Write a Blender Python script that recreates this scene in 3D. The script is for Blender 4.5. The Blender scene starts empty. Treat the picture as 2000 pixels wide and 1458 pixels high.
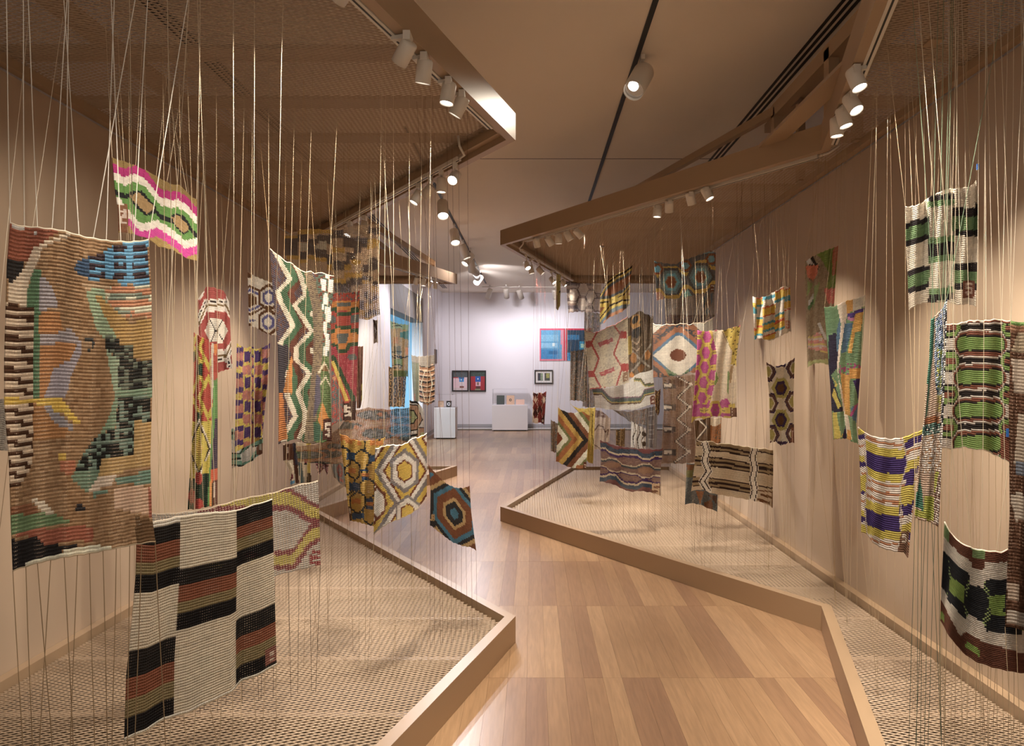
import bpy, math, random
import numpy as np
from mathutils import Vector, Matrix

# ------------------------------------------------------------------ camera, world, exposure
S = bpy.context.scene
COL = S.collection
H = 1.55                      # eye height (m)
F, CX, CY = 1333.33, 1040.0, 729.0   # focal length in photo pixels, vanishing point of the room axis
cam_data = bpy.data.cameras.new('camera')
cam_data.sensor_width = 36.0
cam_data.lens = 24.0
cam_data.shift_x = -(CX - 1000.0) / 2000.0
cam_data.clip_start = 0.05
cam = bpy.data.objects.new('camera', cam_data)
cam.location = (0, 0, H)
cam.rotation_euler = (math.pi / 2, 0, 0)
COL.objects.link(cam)
S.camera = cam
w = bpy.data.worlds.new('world')
S.world = w
w.use_nodes = True
w.node_tree.nodes['Background'].inputs[0].default_value = (1.0, 0.87, 0.73, 1)
w.node_tree.nodes['Background'].inputs[1].default_value = 0.40
S.view_settings.view_transform = 'Standard'
S.view_settings.look = 'None'
S.view_settings.exposure = 0.0
S.view_settings.gamma = 1.0
S.view_settings.use_curve_mapping = False
S.cycles.max_bounces = 7
S.cycles.transparent_max_bounces = 24
S.cycles.caustics_reflective = False
S.cycles.caustics_refractive = False
WARM = (1.0, 0.875, 0.71)
COOL = (0.98, 0.935, 1.0)
rnd = random.Random(7)

def P(px, py, Y):
    """world point seen at photo pixel (px, py) at depth Y"""
    return Vector(((px - CX) * Y / F, Y, H - (py - CY) * Y / F))

def lin(h):
    c = [int(h[i:i + 2], 16) / 255 for i in (0, 2, 4)]
    return np.array([x / 12.92 if x <= 0.04045 else ((x + 0.055) / 1.055) ** 2.4 for x in c])

# ------------------------------------------------------------------ materials
def nodes_of(name):
    m = bpy.data.materials.new(name)
    m.use_nodes = True
    return m, m.node_tree.nodes, m.node_tree.links, m.node_tree.nodes['Principled BSDF']

def paint(name, rgb, rough=0.6, bump=0.02, scale=60.0, var=0.04, metal=0.0):
    m, N, L, B = nodes_of(name)
    tc = N.new('ShaderNodeTexCoord')
    no = N.new('ShaderNodeTexNoise'); no.inputs['Scale'].default_value = scale
    L.new(tc.outputs['Object'], no.inputs['Vector'])
    n2 = N.new('ShaderNodeTexNoise'); n2.inputs['Scale'].default_value = 1.3
    L.new(tc.outputs['Object'], n2.inputs['Vector'])
    mr = N.new('ShaderNodeMapRange'); mr.inputs['To Min'].default_value = 1 - var; mr.inputs['To Max'].default_value = 1 + var
    L.new(n2.outputs['Fac'], mr.inputs['Value'])
    mx = N.new('ShaderNodeVectorMath'); mx.operation = 'SCALE'
    mx.inputs[0].default_value = rgb
    L.new(mr.outputs['Result'], mx.inputs['Scale'])
    L.new(mx.outputs['Vector'], B.inputs['Base Color'])
    bp = N.new('ShaderNodeBump'); bp.inputs['Strength'].default_value = bump * 5; bp.inputs['Distance'].default_value = 0.002
    L.new(no.outputs['Fac'], bp.inputs['Height']); L.new(bp.outputs['Normal'], B.inputs['Normal'])
    B.inputs['Roughness'].default_value = rough
    B.inputs['Metallic'].default_value = metal
    return m

def emis(name, rgb, strength):
    m, N, L, B = nodes_of(name)
    B.inputs['Base Color'].default_value = (0.8, 0.8, 0.8, 1)
    B.inputs['Emission Color'].default_value = (*rgb, 1)
    B.inputs['Emission Strength'].default_value = strength
    return m

def glass(name):
    m, N, L, B = nodes_of(name)
    out = N['Material Output']
    tr = N.new('ShaderNodeBsdfTransparent'); gl = N.new('ShaderNodeBsdfGlossy'); gl.inputs['Roughness'].default_value = 0.02
    fr = N.new('ShaderNodeFresnel'); fr.inputs['IOR'].default_value = 1.3
    mx = N.new('ShaderNodeMixShader')
    L.new(fr.outputs[0], mx.inputs[0]); L.new(tr.outputs[0], mx.inputs[1]); L.new(gl.outputs[0], mx.inputs[2])
    L.new(mx.outputs[0], out.inputs['Surface'])
    N.remove(B)
    return m

def wood():
    m, N, L, B = nodes_of('oak_floor')
    tc = N.new('ShaderNodeTexCoord'); oi = N.new('ShaderNodeObjectInfo')
    geo = N.new('ShaderNodeNewGeometry')
    ad = N.new('ShaderNodeVectorMath'); ad.operation = 'MULTIPLY_ADD'
    cmb = N.new('ShaderNodeCombineXYZ')
    att = N.new('ShaderNodeAttribute'); att.attribute_name = 'plank_id'
    s0 = N.new('ShaderNodeMath'); s0.operation = 'ADD'
    L.new(oi.outputs['Random'], s0.inputs[0]); L.new(att.outputs['Fac'], s0.inputs[1])
    fr = N.new('ShaderNodeMath'); fr.operation = 'FRACT'; L.new(s0.outputs[0], fr.inputs[0])
    L.new(fr.outputs[0], cmb.inputs[2])
    sc = N.new('ShaderNodeVectorMath'); sc.operation = 'MULTIPLY'; sc.inputs[1].default_value = (70, 5, 1)
    L.new(geo.outputs['Position'], sc.inputs[0])
    ad.operation = 'ADD'
    m40 = N.new('ShaderNodeVectorMath'); m40.operation = 'SCALE'; m40.inputs['Scale'].default_value = 40
    L.new(cmb.outputs[0], m40.inputs[0])
    L.new(sc.outputs[0], ad.inputs[0]); L.new(m40.outputs[0], ad.inputs[1])
    no = N.new('ShaderNodeTexNoise'); no.inputs['Scale'].default_value = 1.0; no.inputs['Detail'].default_value = 5
    no.inputs['Distortion'].default_value = 0.6
    L.new(ad.outputs[0], no.inputs['Vector'])
    r1 = N.new('ShaderNodeValToRGB')
    e = r1.color_ramp.elements
    e[0].position = 0.0; e[0].color = (0.27, 0.155, 0.093, 1)
    e[1].position = 1.0; e[1].color = (0.40, 0.25, 0.143, 1)
    x = r1.color_ramp.elements.new(0.5); x.color = (0.34, 0.206, 0.115, 1)
    L.new(fr.outputs[0], r1.inputs[0])
    mr = N.new('ShaderNodeMapRange'); mr.inputs['From Min'].default_value = 0.3; mr.inputs['From Max'].default_value = 0.7
    mr.inputs['To Min'].default_value = 0.84; mr.inputs['To Max'].default_value = 1.1
    L.new(no.outputs['Fac'], mr.inputs['Value'])
    vm = N.new('ShaderNodeVectorMath'); vm.operation = 'SCALE'
    L.new(r1.outputs['Color'], vm.inputs[0]); L.new(mr.outputs['Result'], vm.inputs['Scale'])
    L.new(vm.outputs[0], B.inputs['Base Color'])
    B.inputs['Roughness'].default_value = 0.30
    bp = N.new('ShaderNodeBump'); bp.inputs['Strength'].default_value = 0.12; bp.inputs['Distance'].default_value = 0.001
    L.new(no.outputs['Fac'], bp.inputs['Height']); L.new(bp.outputs['Normal'], B.inputs['Normal'])
    return m

def yarn(name, hole, translucent=0.22):
    """knitted wool: stitch colours from the cloth, loop relief and, for loose knits, real gaps between stitches"""
    m, N, L, B = nodes_of(name)
    out = N['Material Output']
    va = N.new('ShaderNodeVertexColor'); va.layer_name = 'Col'
    uv = N.new('ShaderNodeUVMap'); uv.uv_map = 'stitch'
    sp = N.new('ShaderNodeSeparateXYZ'); L.new(uv.outputs[0], sp.inputs[0])
    def M(op, a, b=None):
        n = N.new('ShaderNodeMath'); n.operation = op
        for i, v in enumerate((a, b)):
            if v is None: continue
            if isinstance(v, (int, float)): n.inputs[i].default_value = v
            else: L.new(v, n.inputs[i])
        return n.outputs[0]
    du = M('ABSOLUTE', M('SUBTRACT', M('FRACT', sp.outputs[0]), 0.5))
    dv = M('ABSOLUTE', M('SUBTRACT', M('FRACT', sp.outputs[1]), 0.5))
    d = M('ADD', M('MULTIPLY', du, du), M('MULTIPLY', dv, dv))      # 0 in the middle of a stitch
    no = N.new('ShaderNodeTexNoise'); no.inputs['Scale'].default_value = 0.35; no.inputs['Detail'].default_value = 3
    L.new(uv.outputs[0], no.inputs['Vector'])
    B.inputs['Roughness'].default_value = 0.92
    B.inputs['Specular IOR Level'].default_value = 0.12
    L.new(va.outputs['Color'], B.inputs['Base Color'])
    bp = N.new('ShaderNodeBump'); bp.inputs['Strength'].default_value = 0.7; bp.inputs['Distance'].default_value = 0.004
    L.new(d, bp.inputs['Height']); L.new(bp.outputs['Normal'], B.inputs['Normal'])
    tl = N.new('ShaderNodeBsdfTranslucent'); L.new(va.outputs['Color'], tl.inputs['Color'])
    mx = N.new('ShaderNodeMixShader'); mx.inputs[0].default_value = translucent
    L.new(B.outputs[0], mx.inputs[1]); L.new(tl.outputs[0], mx.inputs[2])
    surf = mx.outputs[0]
    if hole > 0:
        thr = M('MULTIPLY', no.outputs['Fac'], 2.0 * hole / math.pi)
        gap = M('LESS_THAN', d, thr)
        tp = N.new('ShaderNodeBsdfTransparent'); m2 = N.new('ShaderNodeMixShader')
        L.new(gap, m2.inputs[0]); L.new(surf, m2.inputs[1]); L.new(tp.outputs[0], m2.inputs[2])
        surf = m2.outputs[0]
    L.new(surf, out.inputs['Surface'])
    return m

M_WALL = paint('tan_wall_paint', (0.47, 0.36, 0.265), 0.55, 0.01, 90)
M_TAN = paint('tan_satin_board', (0.37, 0.255, 0.16), 0.36, 0.01, 120)
M_MESH = paint('tan_expanded_metal', (0.43, 0.315, 0.22), 0.45, 0.0, 50)
M_UNDER = paint('brown_underlay', (0.07, 0.045, 0.026), 0.7, 0.01, 60)
M_CEIL = paint('ceiling_plaster', (0.82, 0.73, 0.62), 0.8, 0.01, 80)
M_WHITE = paint('white_wall_paint', (0.78, 0.75, 0.78), 0.7, 0.01, 80, 0.02)
M_GREYW = paint('grey_wall_paint', (0.22, 0.20, 0.19), 0.7, 0.01, 80)
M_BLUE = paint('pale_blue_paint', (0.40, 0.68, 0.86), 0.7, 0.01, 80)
M_PLINTH = paint('plinth_paint', (0.66, 0.63, 0.63), 0.5, 0.01, 80, 0.02)
M_BLACK = paint('black_metal', (0.012, 0.011, 0.010), 0.5, 0.0, 80)
M_LAMP = paint('white_lamp_shell', (0.72, 0.66, 0.58), 0.4, 0.0, 80, 0.01)
M_LENS = emis('lit_lens', (1.0, 0.95, 0.88), 9.0)
M_LENSDIM = emis('lit_lens_dim', (1.0, 0.93, 0.84), 3.0)
M_CHROME = paint('silver_reflector', (0.8, 0.82, 0.86), 0.15, 0.0, 80, 0.0, 1.0)
M_GLASS = glass('vitrine_glass')
M_WOOD = wood()
M_GREYB = paint('grey_base', (0.42, 0.41, 0.42), 0.5, 0.0, 60)
YARN = {0: yarn('wool_knit_tight', 0.0), 1: yarn('wool_knit', 0.10), 2: yarn('wool_knit_open', 0.24), 3: yarn('wool_knit_gauze', 0.46, 0.3)}
CORDS = {}
def cord_mat(h):
    if h not in CORDS:
        CORDS[h] = paint('yarn_' + h, tuple(lin(h)), 0.85, 0.02, 200, 0.05)
    return CORDS[h]

# ------------------------------------------------------------------ object helpers
def mesh_obj(name, verts, faces, mat, parent=None, smooth=False):
    me = bpy.data.meshes.new(name)
    me.from_pydata([tuple(v) for v in verts], [], faces)
    me.update()
    if mat: me.materials.append(mat)
    if smooth:
        for p in me.polygons: p.use_smooth = True
    o = bpy.data.objects.new(name, me)
    COL.objects.link(o)
    if parent: put_under(o, parent)
    return o

def put_under(o, parent):
    o.parent = parent
    o.matrix_parent_inverse = parent_mat(parent).inverted()

def parent_mat(p):
    m = Matrix.LocRotScale(p.location, p.rotation_euler, p.scale)
    if p.parent: m = parent_mat(p.parent) @ p.matrix_parent_inverse @ m
    return m

def empty(name, loc, label=None, cat=None, group=None):
    o = bpy.data.objects.new(name, None)
    o.location = loc; o.empty_display_size = 0.05
    COL.objects.link(o)
    tag(o, label, cat, group)
    return o

def tag(o, label=None, cat=None, group=None, kind=None):
    if label: o['label'] = label
    if cat: o['category'] = cat
    if group: o['group'] = group
    if kind: o['kind'] = kind
    return o

def boxv(x0, x1, y0, y1, z0, z1):
    return ([(x0, y0, z0), (x1, y0, z0), (x1, y1, z0), (x0, y1, z0), (x0, y0, z1), (x1, y0, z1), (x1, y1, z1), (x0, y1, z1)],
            [(3, 2, 1, 0), (4, 5, 6, 7), (0, 1, 5, 4), (1, 2, 6, 5), (2, 3, 7, 6), (3, 0, 4, 7)])

def box(name, x0, x1, y0, y1, z0, z1, mat, parent=None):
    v, f = boxv(x0, x1, y0, y1, z0, z1)
    return mesh_obj(name, v, f, mat, parent)

def boxes(name, lst, mat, parent=None):
    V, Fc = [], []
    for b in lst:
        v, f = boxv(*b); n = len(V)
        V += v; Fc += [tuple(i + n for i in q) for q in f]
    return mesh_obj(name, V, Fc, mat, parent)

def beam(name, a, b, wd, ht, mat, parent=None):
    """square bar from a to b, width wd across, height ht"""
    a = Vector(a); b = Vector(b); d = (b - a).normalized()
    up = Vector((0, 0, 1)) if abs(d.z) < 0.95 else Vector((0, 1, 0))
    s = d.cross(up).normalized() * wd / 2; u = s.cross(d).normalized() * ht / 2
    v = [a - s - u, a + s - u, a + s + u, a - s + u, b - s - u, b + s - u, b + s + u, b - s + u]
    return mesh_obj(name, v, [(0, 1, 2, 3), (7, 6, 5, 4), (0, 4, 5, 1), (1, 5, 6, 2), (2, 6, 7, 3), (3, 7, 4, 0)], mat, parent)

def tube(name, pts, r, mat, parent=None, n=6):
    V, Fc = [], []
    pts = [Vector(p) for p in pts]
    for i, p in enumerate(pts):
        d = (pts[min(i + 1, len(pts) - 1)] - pts[max(i - 1, 0)]).normalized()
        a = d.cross(Vector((0.13, 0.31, 0.94))); a = a.normalized() if a.length > 1e-6 else Vector((1, 0, 0))
        b = d.cross(a)
        for k in range(n):
            t = 2 * math.pi * k / n
            V.append(p + (a * math.cos(t) + b * math.sin(t)) * r)
    for i in range(len(pts) - 1):
        for k in range(n):
            Fc.append((i * n + k, i * n + (k + 1) % n, (i + 1) * n + (k + 1) % n, (i + 1) * n + k))
    Fc.append(tuple(range(n))[::-1]); Fc.append(tuple(range((len(pts) - 1) * n, len(pts) * n)))
    return mesh_obj(name, V, Fc, mat, parent, True)

# ------------------------------------------------------------------ room shell
CEIL = 3.79
WL, WR = -2.46, 2.09          # faces of the tan display walls
YEND = 10.3                   # far end of the tan walls
YB = 19.0                     # white wall at the far end
def struct(o):
    return tag(o, kind='structure')
struct(box('wall_left', WL - 0.12, WL, 0.3, 9.3, 0, 2.954, M_WALL))
struct(box('wall_right', WR, WR + 0.12, 0.3, YEND, 0, 2.954, M_WALL))
struct(boxes('ceiling', [(-6, 7, 0.3, YB + 0.3, CEIL, CEIL + 0.1)], M_CEIL))
struct(boxes('wall_back', [(-6, 7, YB, YB + 0.2, 0, CEIL)], M_WHITE))
# outer white side walls; the left one has a doorway into a blue-lit room
DY0, DY1, DZ = 12.05, 15.6, 2.70
struct(boxes('wall_outer_left', [(WL - 0.40, WL - 0.14, 0.3, 9.31, 0, CEIL), (WL - 0.30, WL - 0.05, 9.31, DY0, 0, CEIL), (WL - 0.30, WL - 0.05, DY1, YB, 0, CEIL),
                                 (WL - 0.30, WL - 0.05, DY0, DY1, 3.25, CEIL)], M_WHITE))
struct(boxes('trim_1', [(WL - 0.31, WL - 0.04, DY0, DY1, DZ, 3.25)], M_GREYW))
struct(boxes('wall_outer_right', [(WR + 0.14, WR + 0.3, 0.3, YEND, 0, CEIL), (6.6, 6.9, YEND, YB, 0, CEIL)], M_WHITE))
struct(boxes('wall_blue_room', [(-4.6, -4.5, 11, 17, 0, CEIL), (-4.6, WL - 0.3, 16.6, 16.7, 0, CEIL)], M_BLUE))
struct(boxes('baseboard_back', [(WL - 0.05, 6.6, YB - 0.012, YB, 0.05, 0.13)], M_GREYB))
struct(boxes('baseboard_left', [(WL - 0.05, WL - 0.038, DY1, YB - 0.02, 0.05, 0.13), (WL - 0.05, WL - 0.038, YEND + 0.01, DY0, 0.05, 0.13)], M_GREYB))
# ceiling joint and air slots
struct(box('trim_2', -2.4, 6.5, 7.125, 7.135, CEIL - 0.002, CEIL, M_BLACK))
struct(boxes('trim_3', [(1.855 + k * 0.045, 1.855 + k * 0.045 + 0.022, 0.4, YB - 1, CEIL - 0.006, CEIL - 0.001) for k in range(3)], M_BLACK))
struct(boxes('trim_4', [(-2.36 + k * 0.045, -2.36 + k * 0.045 + 0.022, 0.4, YB - 1, CEIL - 0.006, CEIL - 0.001) for k in range(3)], M_BLACK))
# floor of oak planks laid in equal courses
floor = struct(box('floor', -6, 7, 0.3, YB, -0.10, -0.013, M_UNDER))
PW, PL, Y00 = 0.0965, 1.072, 2.398
LPOLY = [(-1.25, 0.3), (-0.097, 3.93), (-2.22, 7.03), (-1.136, 10.3)]        # outer edge line of the left platform
RPOLY = [(0.575, 0.3), (1.735, 4.10), (-0.337, 7.15), (0.56, 10.25)]
def edge_x(poly, y):
    for (xa, ya), (xb, yb) in zip(poly, poly[1:]):
        if ya <= y <= yb: return xa + (xb - xa) * (y - ya) / (yb - ya)
    return None
me_pl = bpy.data.meshes.new('plank')
v, f = boxv(-PW / 2 + 0.00012, PW / 2 - 0.00012, 0.0003, PL - 0.0003, -0.012, 0)
bev = 0.0002
v = [(x, y, z) for x, y, z in v[:4]] + [(x - math.copysign(bev, x), y + (bev if y < 0.5 else -bev), 0) for x, y, z in v[4:]]
me_pl.from_pydata(v, [], f); me_pl.materials.append(M_WOOD)
rest, nplank = [], 0
for r in range(-2, 16):
    y0 = Y00 + r * PL
    for k in range(-46, 70):
        x = 0.02 + k * PW
        if y0 + PL > YB: continue
        ys = [y0, y0 + PL * 0.5, y0 + PL]
        if y0 < 10.0:
            lo = min((edge_x(LPOLY, min(max(q, 0.31), 10.2)) for q in ys)); hi = max((edge_x(RPOLY, min(max(q, 0.31), 10.2)) for q in ys))
            if x < lo - PW or x > hi + PW: continue
        else:
            if x < WL - 0.05 or x > 6.5: continue
        px = CX + F * x / (y0 + PL / 2)
        if 2.0 < y0 + PL and y0 < 11.2 and 560 < px < 1750 and nplank < 298:
            o = bpy.data.objects.new('plank', me_pl); COL.objects.link(o)
            o.location = (x, y0, rnd.uniform(-0.0004, 0.0)); o.parent = floor
            nplank += 1
        else:
            rest.append((x, y0))
V, Fc, ids = [], [], []
for x, y0 in rest:
    n = len(V); V += [(a + x, b + y0, c) for a, b, c in v]; Fc += [tuple(i + n for i in q) for q in f]
    ids += [rnd.random()] * 6
o = mesh_obj('plank_field', V, Fc, M_WOOD, floor); o['kind'] = 'stuff'
at = o.data.attributes.new('plank_id', 'FLOAT', 'FACE'); at.data.foreach_set('value', ids)

# ------------------------------------------------------------------ platforms and canopies
def offset_line(pts, d):
    """offset a polyline sideways by d (to the left of its direction), mitred"""
    out = []
    n = len(pts)
    for i in range(n):
        a = Vector(pts[i])
        d1 = (Vector(pts[i]) - Vector(pts[i - 1])).normalized() if i > 0 else None
        d2 = (Vector(pts[i + 1]) - Vector(pts[i])).normalized() if i < n - 1 else None
        if d1 is None: d1 = d2
        if d2 is None: d2 = d1
        n1 = Vector((-d1.y, d1.x)); n2 = Vector((-d2.y, d2.x))
        m = (n1 + n2).normalized()
        out.append(a + m * (d / max(0.25, m.dot(n1))))
    return out

def boards(name, line, wd, z0, z1, side, mat, parent):
    inn = offset_line(line, wd * side)
    for i in range(len(line) - 1):
        a, b = Vector(line[i]), Vector(line[i + 1]); c, d = inn[i + 1], inn[i]
        q = [a, b, c, d]
        V = [(p.x, p.y, z0) for p in q] + [(p.x, p.y, z1) for p in q]
        fc = [(3, 2, 1, 0), (4, 5, 6, 7), (0, 1, 5, 4), (1, 2, 6, 5), (2, 3, 7, 6), (3, 0, 4, 7)]
        if side < 0: fc = [t[::-1] for t in fc]
        mesh_obj(name, V, fc, mat, parent)
    return inn

def expanded(name, poly_line, xw, z, up, parent, mat):
    """expanded-metal sheet between a wall (x = xw) and an edge line: every strand a slanted strip with a lip"""
    lw, sw, t = 0.054, 0.0235, 0.0046
    V, Fc = [], []
    y0, y1 = 1.0, poly_line[-1][1]
    pl = [tuple(p) for p in poly_line]
    ny = int((y1 - y0) / (sw / 2))
    vs, fs = [], []
    for j in range(ny):
        ya = y0 + j * sw / 2; yb = ya + sw / 2
        ex = edge_x(pl, ya)
        if ex is None: continue
        xa, xb = (xw, ex) if xw < ex else (ex, xw)
        k0 = int(math.ceil(xa / (lw / 2))) ; k1 = int(math.floor(xb / (lw / 2)))
        k = np.arange(k0, k1)
        if len(k) == 0: continue
        par = (k + j) % 2
        xl = k * lw / 2; xr = xl + lw / 2
        yl = np.where(par == 0, ya, yb); yr = np.where(par == 0, yb, ya)
        h = t * 0.5
        zz = z; lip = 0.0016 * up
        # slanted strand face + lip face
        a = np.stack([xl, yl - h, np.full(len(k), zz)], 1); b = np.stack([xr, yr - h, np.full(len(k), zz)], 1)
        c = np.stack([xr, yr + h, np.full(len(k), zz + lip * 0.8)], 1); d = np.stack([xl, yl + h, np.full(len(k), zz + lip * 0.8)], 1)
        e = np.stack([xl, yl - h, np.full(len(k), zz - lip)], 1); g = np.stack([xr, yr - h, np.full(len(k), zz - lip)], 1)
        vs.append(np.stack([a, b, c, d, e, g], 1).reshape(-1, 3))
    A = np.concatenate(vs); n = len(A) // 6
    base = (np.arange(n) * 6)[:, None]
    quads = np.concatenate([base + np.array([[0, 1, 2, 3]]), base + np.array([[4, 5, 1, 0]])], 1).reshape(-1)
    me = bpy.data.meshes.new(name)
    me.vertices.add(len(A)); me.vertices.foreach_set('co', A.astype(np.float32).ravel())
    me.loops.add(len(quads)); me.loops.foreach_set('vertex_index', quads.astype(np.int32))
    nf = len(quads) // 4
    me.polygons.add(nf); me.polygons.foreach_set('loop_start', np.arange(nf, dtype=np.int32) * 4)
    me.polygons.foreach_set('loop_total', np.full(nf, 4, dtype=np.int32))
    me.materials.append(mat); me.update(calc_edges=True)
    o = bpy.data.objects.new(name, me); COL.objects.link(o); put_under(o, parent)
    o['kind'] = 'stuff'
    return o

KT, DECK = 0.15, 0.10
MESHZ, FB, FT = 3.010, 2.89, 3.045
for side, line, xw, word in ((1, LPOLY, WL, 'left'), (-1, RPOLY, WR, 'right')):
    full = line + [(xw + side * 0.003, line[-1][1])]
    nb = 'the left wall, pointed corner at the aisle' if side == 1 else 'the right wall, slanting edge at the aisle'
    pf = empty('display_platform', (xw + side * 0.9, 4.0, 0), 'low tan platform with mesh deck along ' + nb, 'platform')
    inn = boards('kerb_board', full, 0.058, 0.0, KT, side, M_TAN, pf)
    expanded('mesh_deck', [(p.x, p.y) for p in inn[:-1]], xw + side * 0.05, DECK, 1, pf, M_MESH)
    V = [(p[0], p[1], 0.028) for p in full] + [(xw + side * 0.003, line[0][1], 0.028)]
    q = [tuple(range(len(V)))]
    mesh_obj('under_board', V if side == 1 else V, q, M_UNDER, pf)
    y = 1.2
    while y < 10.0:
        ex = edge_x([(p.x, p.y) for p in inn[:-1]], y)
        if ex is not None and abs(ex - xw) > 0.15:
            a, b = sorted((xw + side * 0.02, ex))
            box('joist', a, b, y - 0.02, y + 0.02, 0.03, DECK - 0.006, M_MESH, pf)
        y += 0.57
    boards('wall_curb', [(xw + side * 0.054, 0.4), (xw + side * 0.054, line[-1][1] - 0.07)], 0.052, 0.03, KT, side, M_TAN, pf)
    # canopy over it
    cp = empty('canopy', (xw + side * 0.9, 4.0, FB), ('tan mesh canopy with pointed corner hanging over the left platform' if side == 1 else
               'tan mesh canopy with long slanting fascia over the right platform'), 'canopy')
    boards('fascia_board', full, 0.05, FB, FT, side, M_TAN, cp)
    inn2 = offset_line(full, 0.05 * side)
    boards('inner_ledge', [(p.x, p.y) for p in inn2], 0.045, FB + 0.035, FB + 0.075, side, M_TAN, cp)
    expanded('ceiling_mesh', [(p.x, p.y) for p in inn2[:-1]], xw, MESHZ, -1, cp, M_MESH)
    y = 1.45
    while y < 10.1:
        ex = edge_x([(p.x, p.y) for p in inn2[:-1]], y)
        if ex is not None and abs(ex - xw) > 0.1:
            a, b = sorted((xw, ex))
            box('joist', a, b, y - 0.065, y + 0.065, MESHZ + 0.012, FT - 0.004, M_TAN, cp)
        y += 0.57
    beam('long_joist', (xw + side * 0.55, 0.6, MESHZ + 0.024), (xw + side * 0.55, 4.6, MESHZ + 0.024), 0.12, 0.02, M_TAN, cp)
    boards('wall_rail', [(xw + side * 0.05, 0.4), (xw + side * 0.05, line[-1][1] - 0.06)], 0.05, 2.966, MESHZ + 0.006, side, M_TAN, cp)
# raised frame of bars above the right canopy
fr = empty('ceiling_frame', (1.9, 4.5, 3.05), 'tan raised frame of bars standing above the right canopy', 'frame')
TZ = 3.44
beam('top_rail', (1.76, 2.0, TZ), (1.76, 4.96, TZ), 0.06, 0.09, M_TAN, fr)
beam('top_rail', (1.76, 4.90, TZ), (0.80, 7.85, TZ), 0.05, 0.06, M_TAN, fr)
beam('top_rail', (2.03, 2.0, 3.66), (2.03, 5.9, 3.66), 0.05, 0.07, M_TAN, fr)
for yy in (3.0, 4.02, 4.92):
    beam('post', (1.76, yy, 3.0), (1.76, yy, TZ + 0.02), 0.06, 0.07, M_TAN, fr)
    beam('post', (2.03, yy + 0.25, 3.0), (2.03, yy + 0.25, 3.66), 0.05, 0.06, M_TAN, fr)
    beam('cross_bar', (1.76, yy, TZ), (2.03, yy + 0.25, 3.64), 0.04, 0.05, M_TAN, fr)
beam('post', (0.80, 7.85, 3.0), (0.80, 7.85, TZ), 0.05, 0.06, M_TAN, fr)
# its smaller twin above the far corner of the left canopy
fl = empty('ceiling_frame', (-2.0, 8.5, 3.05), 'tan raised frame of bars above the far corner of the left canopy', 'frame')
beam('top_rail', (-2.20, 7.1, 3.42), (-1.45, 10.0, 3.16), 0.05, 0.07, M_TAN, fl)
beam('top_rail', (-2.38, 6.2, 3.46), (-2.20, 7.12, 3.44), 0.05, 0.07, M_TAN, fl)
beam('brace', (-2.20, 7.1, 3.36), (-1.75, 9.0, 3.04), 0.05, 0.06, M_TAN, fl)
beam('post', (-2.2, 7.1, 3.0), (-2.2, 7.1, 3.44), 0.05, 0.06, M_TAN, fl)
beam('post', (-1.45, 10.0, 3.0), (-1.45, 10.0, 3.18), 0.05, 0.06, M_TAN, fl)
# ------------------------------------------------------------------ track lamps
LAMP_GAIN = 2.1
def seg(line, i, off, sd):
    inn = offset_line(line, off * sd)
    return inn[i], inn[i + 1]
def lamp(label, group, c, aim, track_z, energy, color, R=0.033, Ln=0.095, lens=None, size=62, name='track_spotlight', seg_=None):
    c = Vector(c); d = (Vector(aim) - c).normalized()
    t = empty(name, (c.x, c.y, track_z), label, 'lamp', group)
    q = d.to_track_quat('-Z', 'Y')
    n = 20
    V, Fc = [], []
    prof = [(0.0, Ln * .5), (R * .9, Ln * .5), (R, Ln * .42), (R, -Ln * .5), (R * .93, -Ln * .5), (R * .9, -Ln * .36)]
    for r, z in prof:
        for k in range(n):
            a = 2 * math.pi * k / n
            V.append(c + q @ Vector((r * math.cos(a), r * math.sin(a), z)))
    for i in range(len(prof) - 1):
        for k in range(n):
            Fc.append((i * n + k, (i + 1) * n + k, (i + 1) * n + (k + 1) % n, i * n + (k + 1) % n))
    mesh_obj('lamp_shell', V, Fc, M_LAMP, t, True)
    V = [c + q @ Vector((R * .9 * math.cos(2 * math.pi * k / n), R * .9 * math.sin(2 * math.pi * k / n), -Ln * .40)) for k in range(n)]
    mesh_obj('lens', V, [tuple(range(n))], lens or M_LENS, t)
    top = c + q @ Vector((0, 0, Ln * .30)); hz = min(track_z - 0.015, track_z)
    side = (Vector((0, 0, 1)) - d * d.z)
    side = side.normalized() * R if side.length > .2 else Vector((0, 0, 0))
    tube('stem', [Vector((top.x, top.y, hz)), top + side * 0.9], 0.006, M_LAMP, t, 8)
    box('track_adapter', top.x - .014, top.x + .014, top.y - .035, top.y + .035, hz - 0.02, track_z, M_LAMP, t)
    if seg_:
        a, b = seg_; p2 = Vector((top.x, top.y)); dd = b - a
        q2 = a + dd * max(0, min(1, (p2 - a).dot(dd) / dd.length_squared))
        if (q2 - p2).length > 0.012: beam('adapter_arm', (top.x, top.y, track_z - .008), (q2.x, q2.y, track_z - .008), .02, .016, M_LAMP, t)
    if energy > 0:
        ld = bpy.data.lights.new('lamp_light', 'SPOT')
        ld.energy = energy * LAMP_GAIN; ld.color = color; ld.spot_size = math.radians(size); ld.spot_blend = 0.75
        ld.shadow_soft_size = R * .8
        lo = bpy.data.objects.new('lamp_light', ld); COL.objects.link(lo)
        lo.location = c + d * (Ln * .5 + 0.004); lo.rotation_euler = d.to_track_quat('-Z', 'Y').to_euler()
        put_under(lo, t)
    return t

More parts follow.
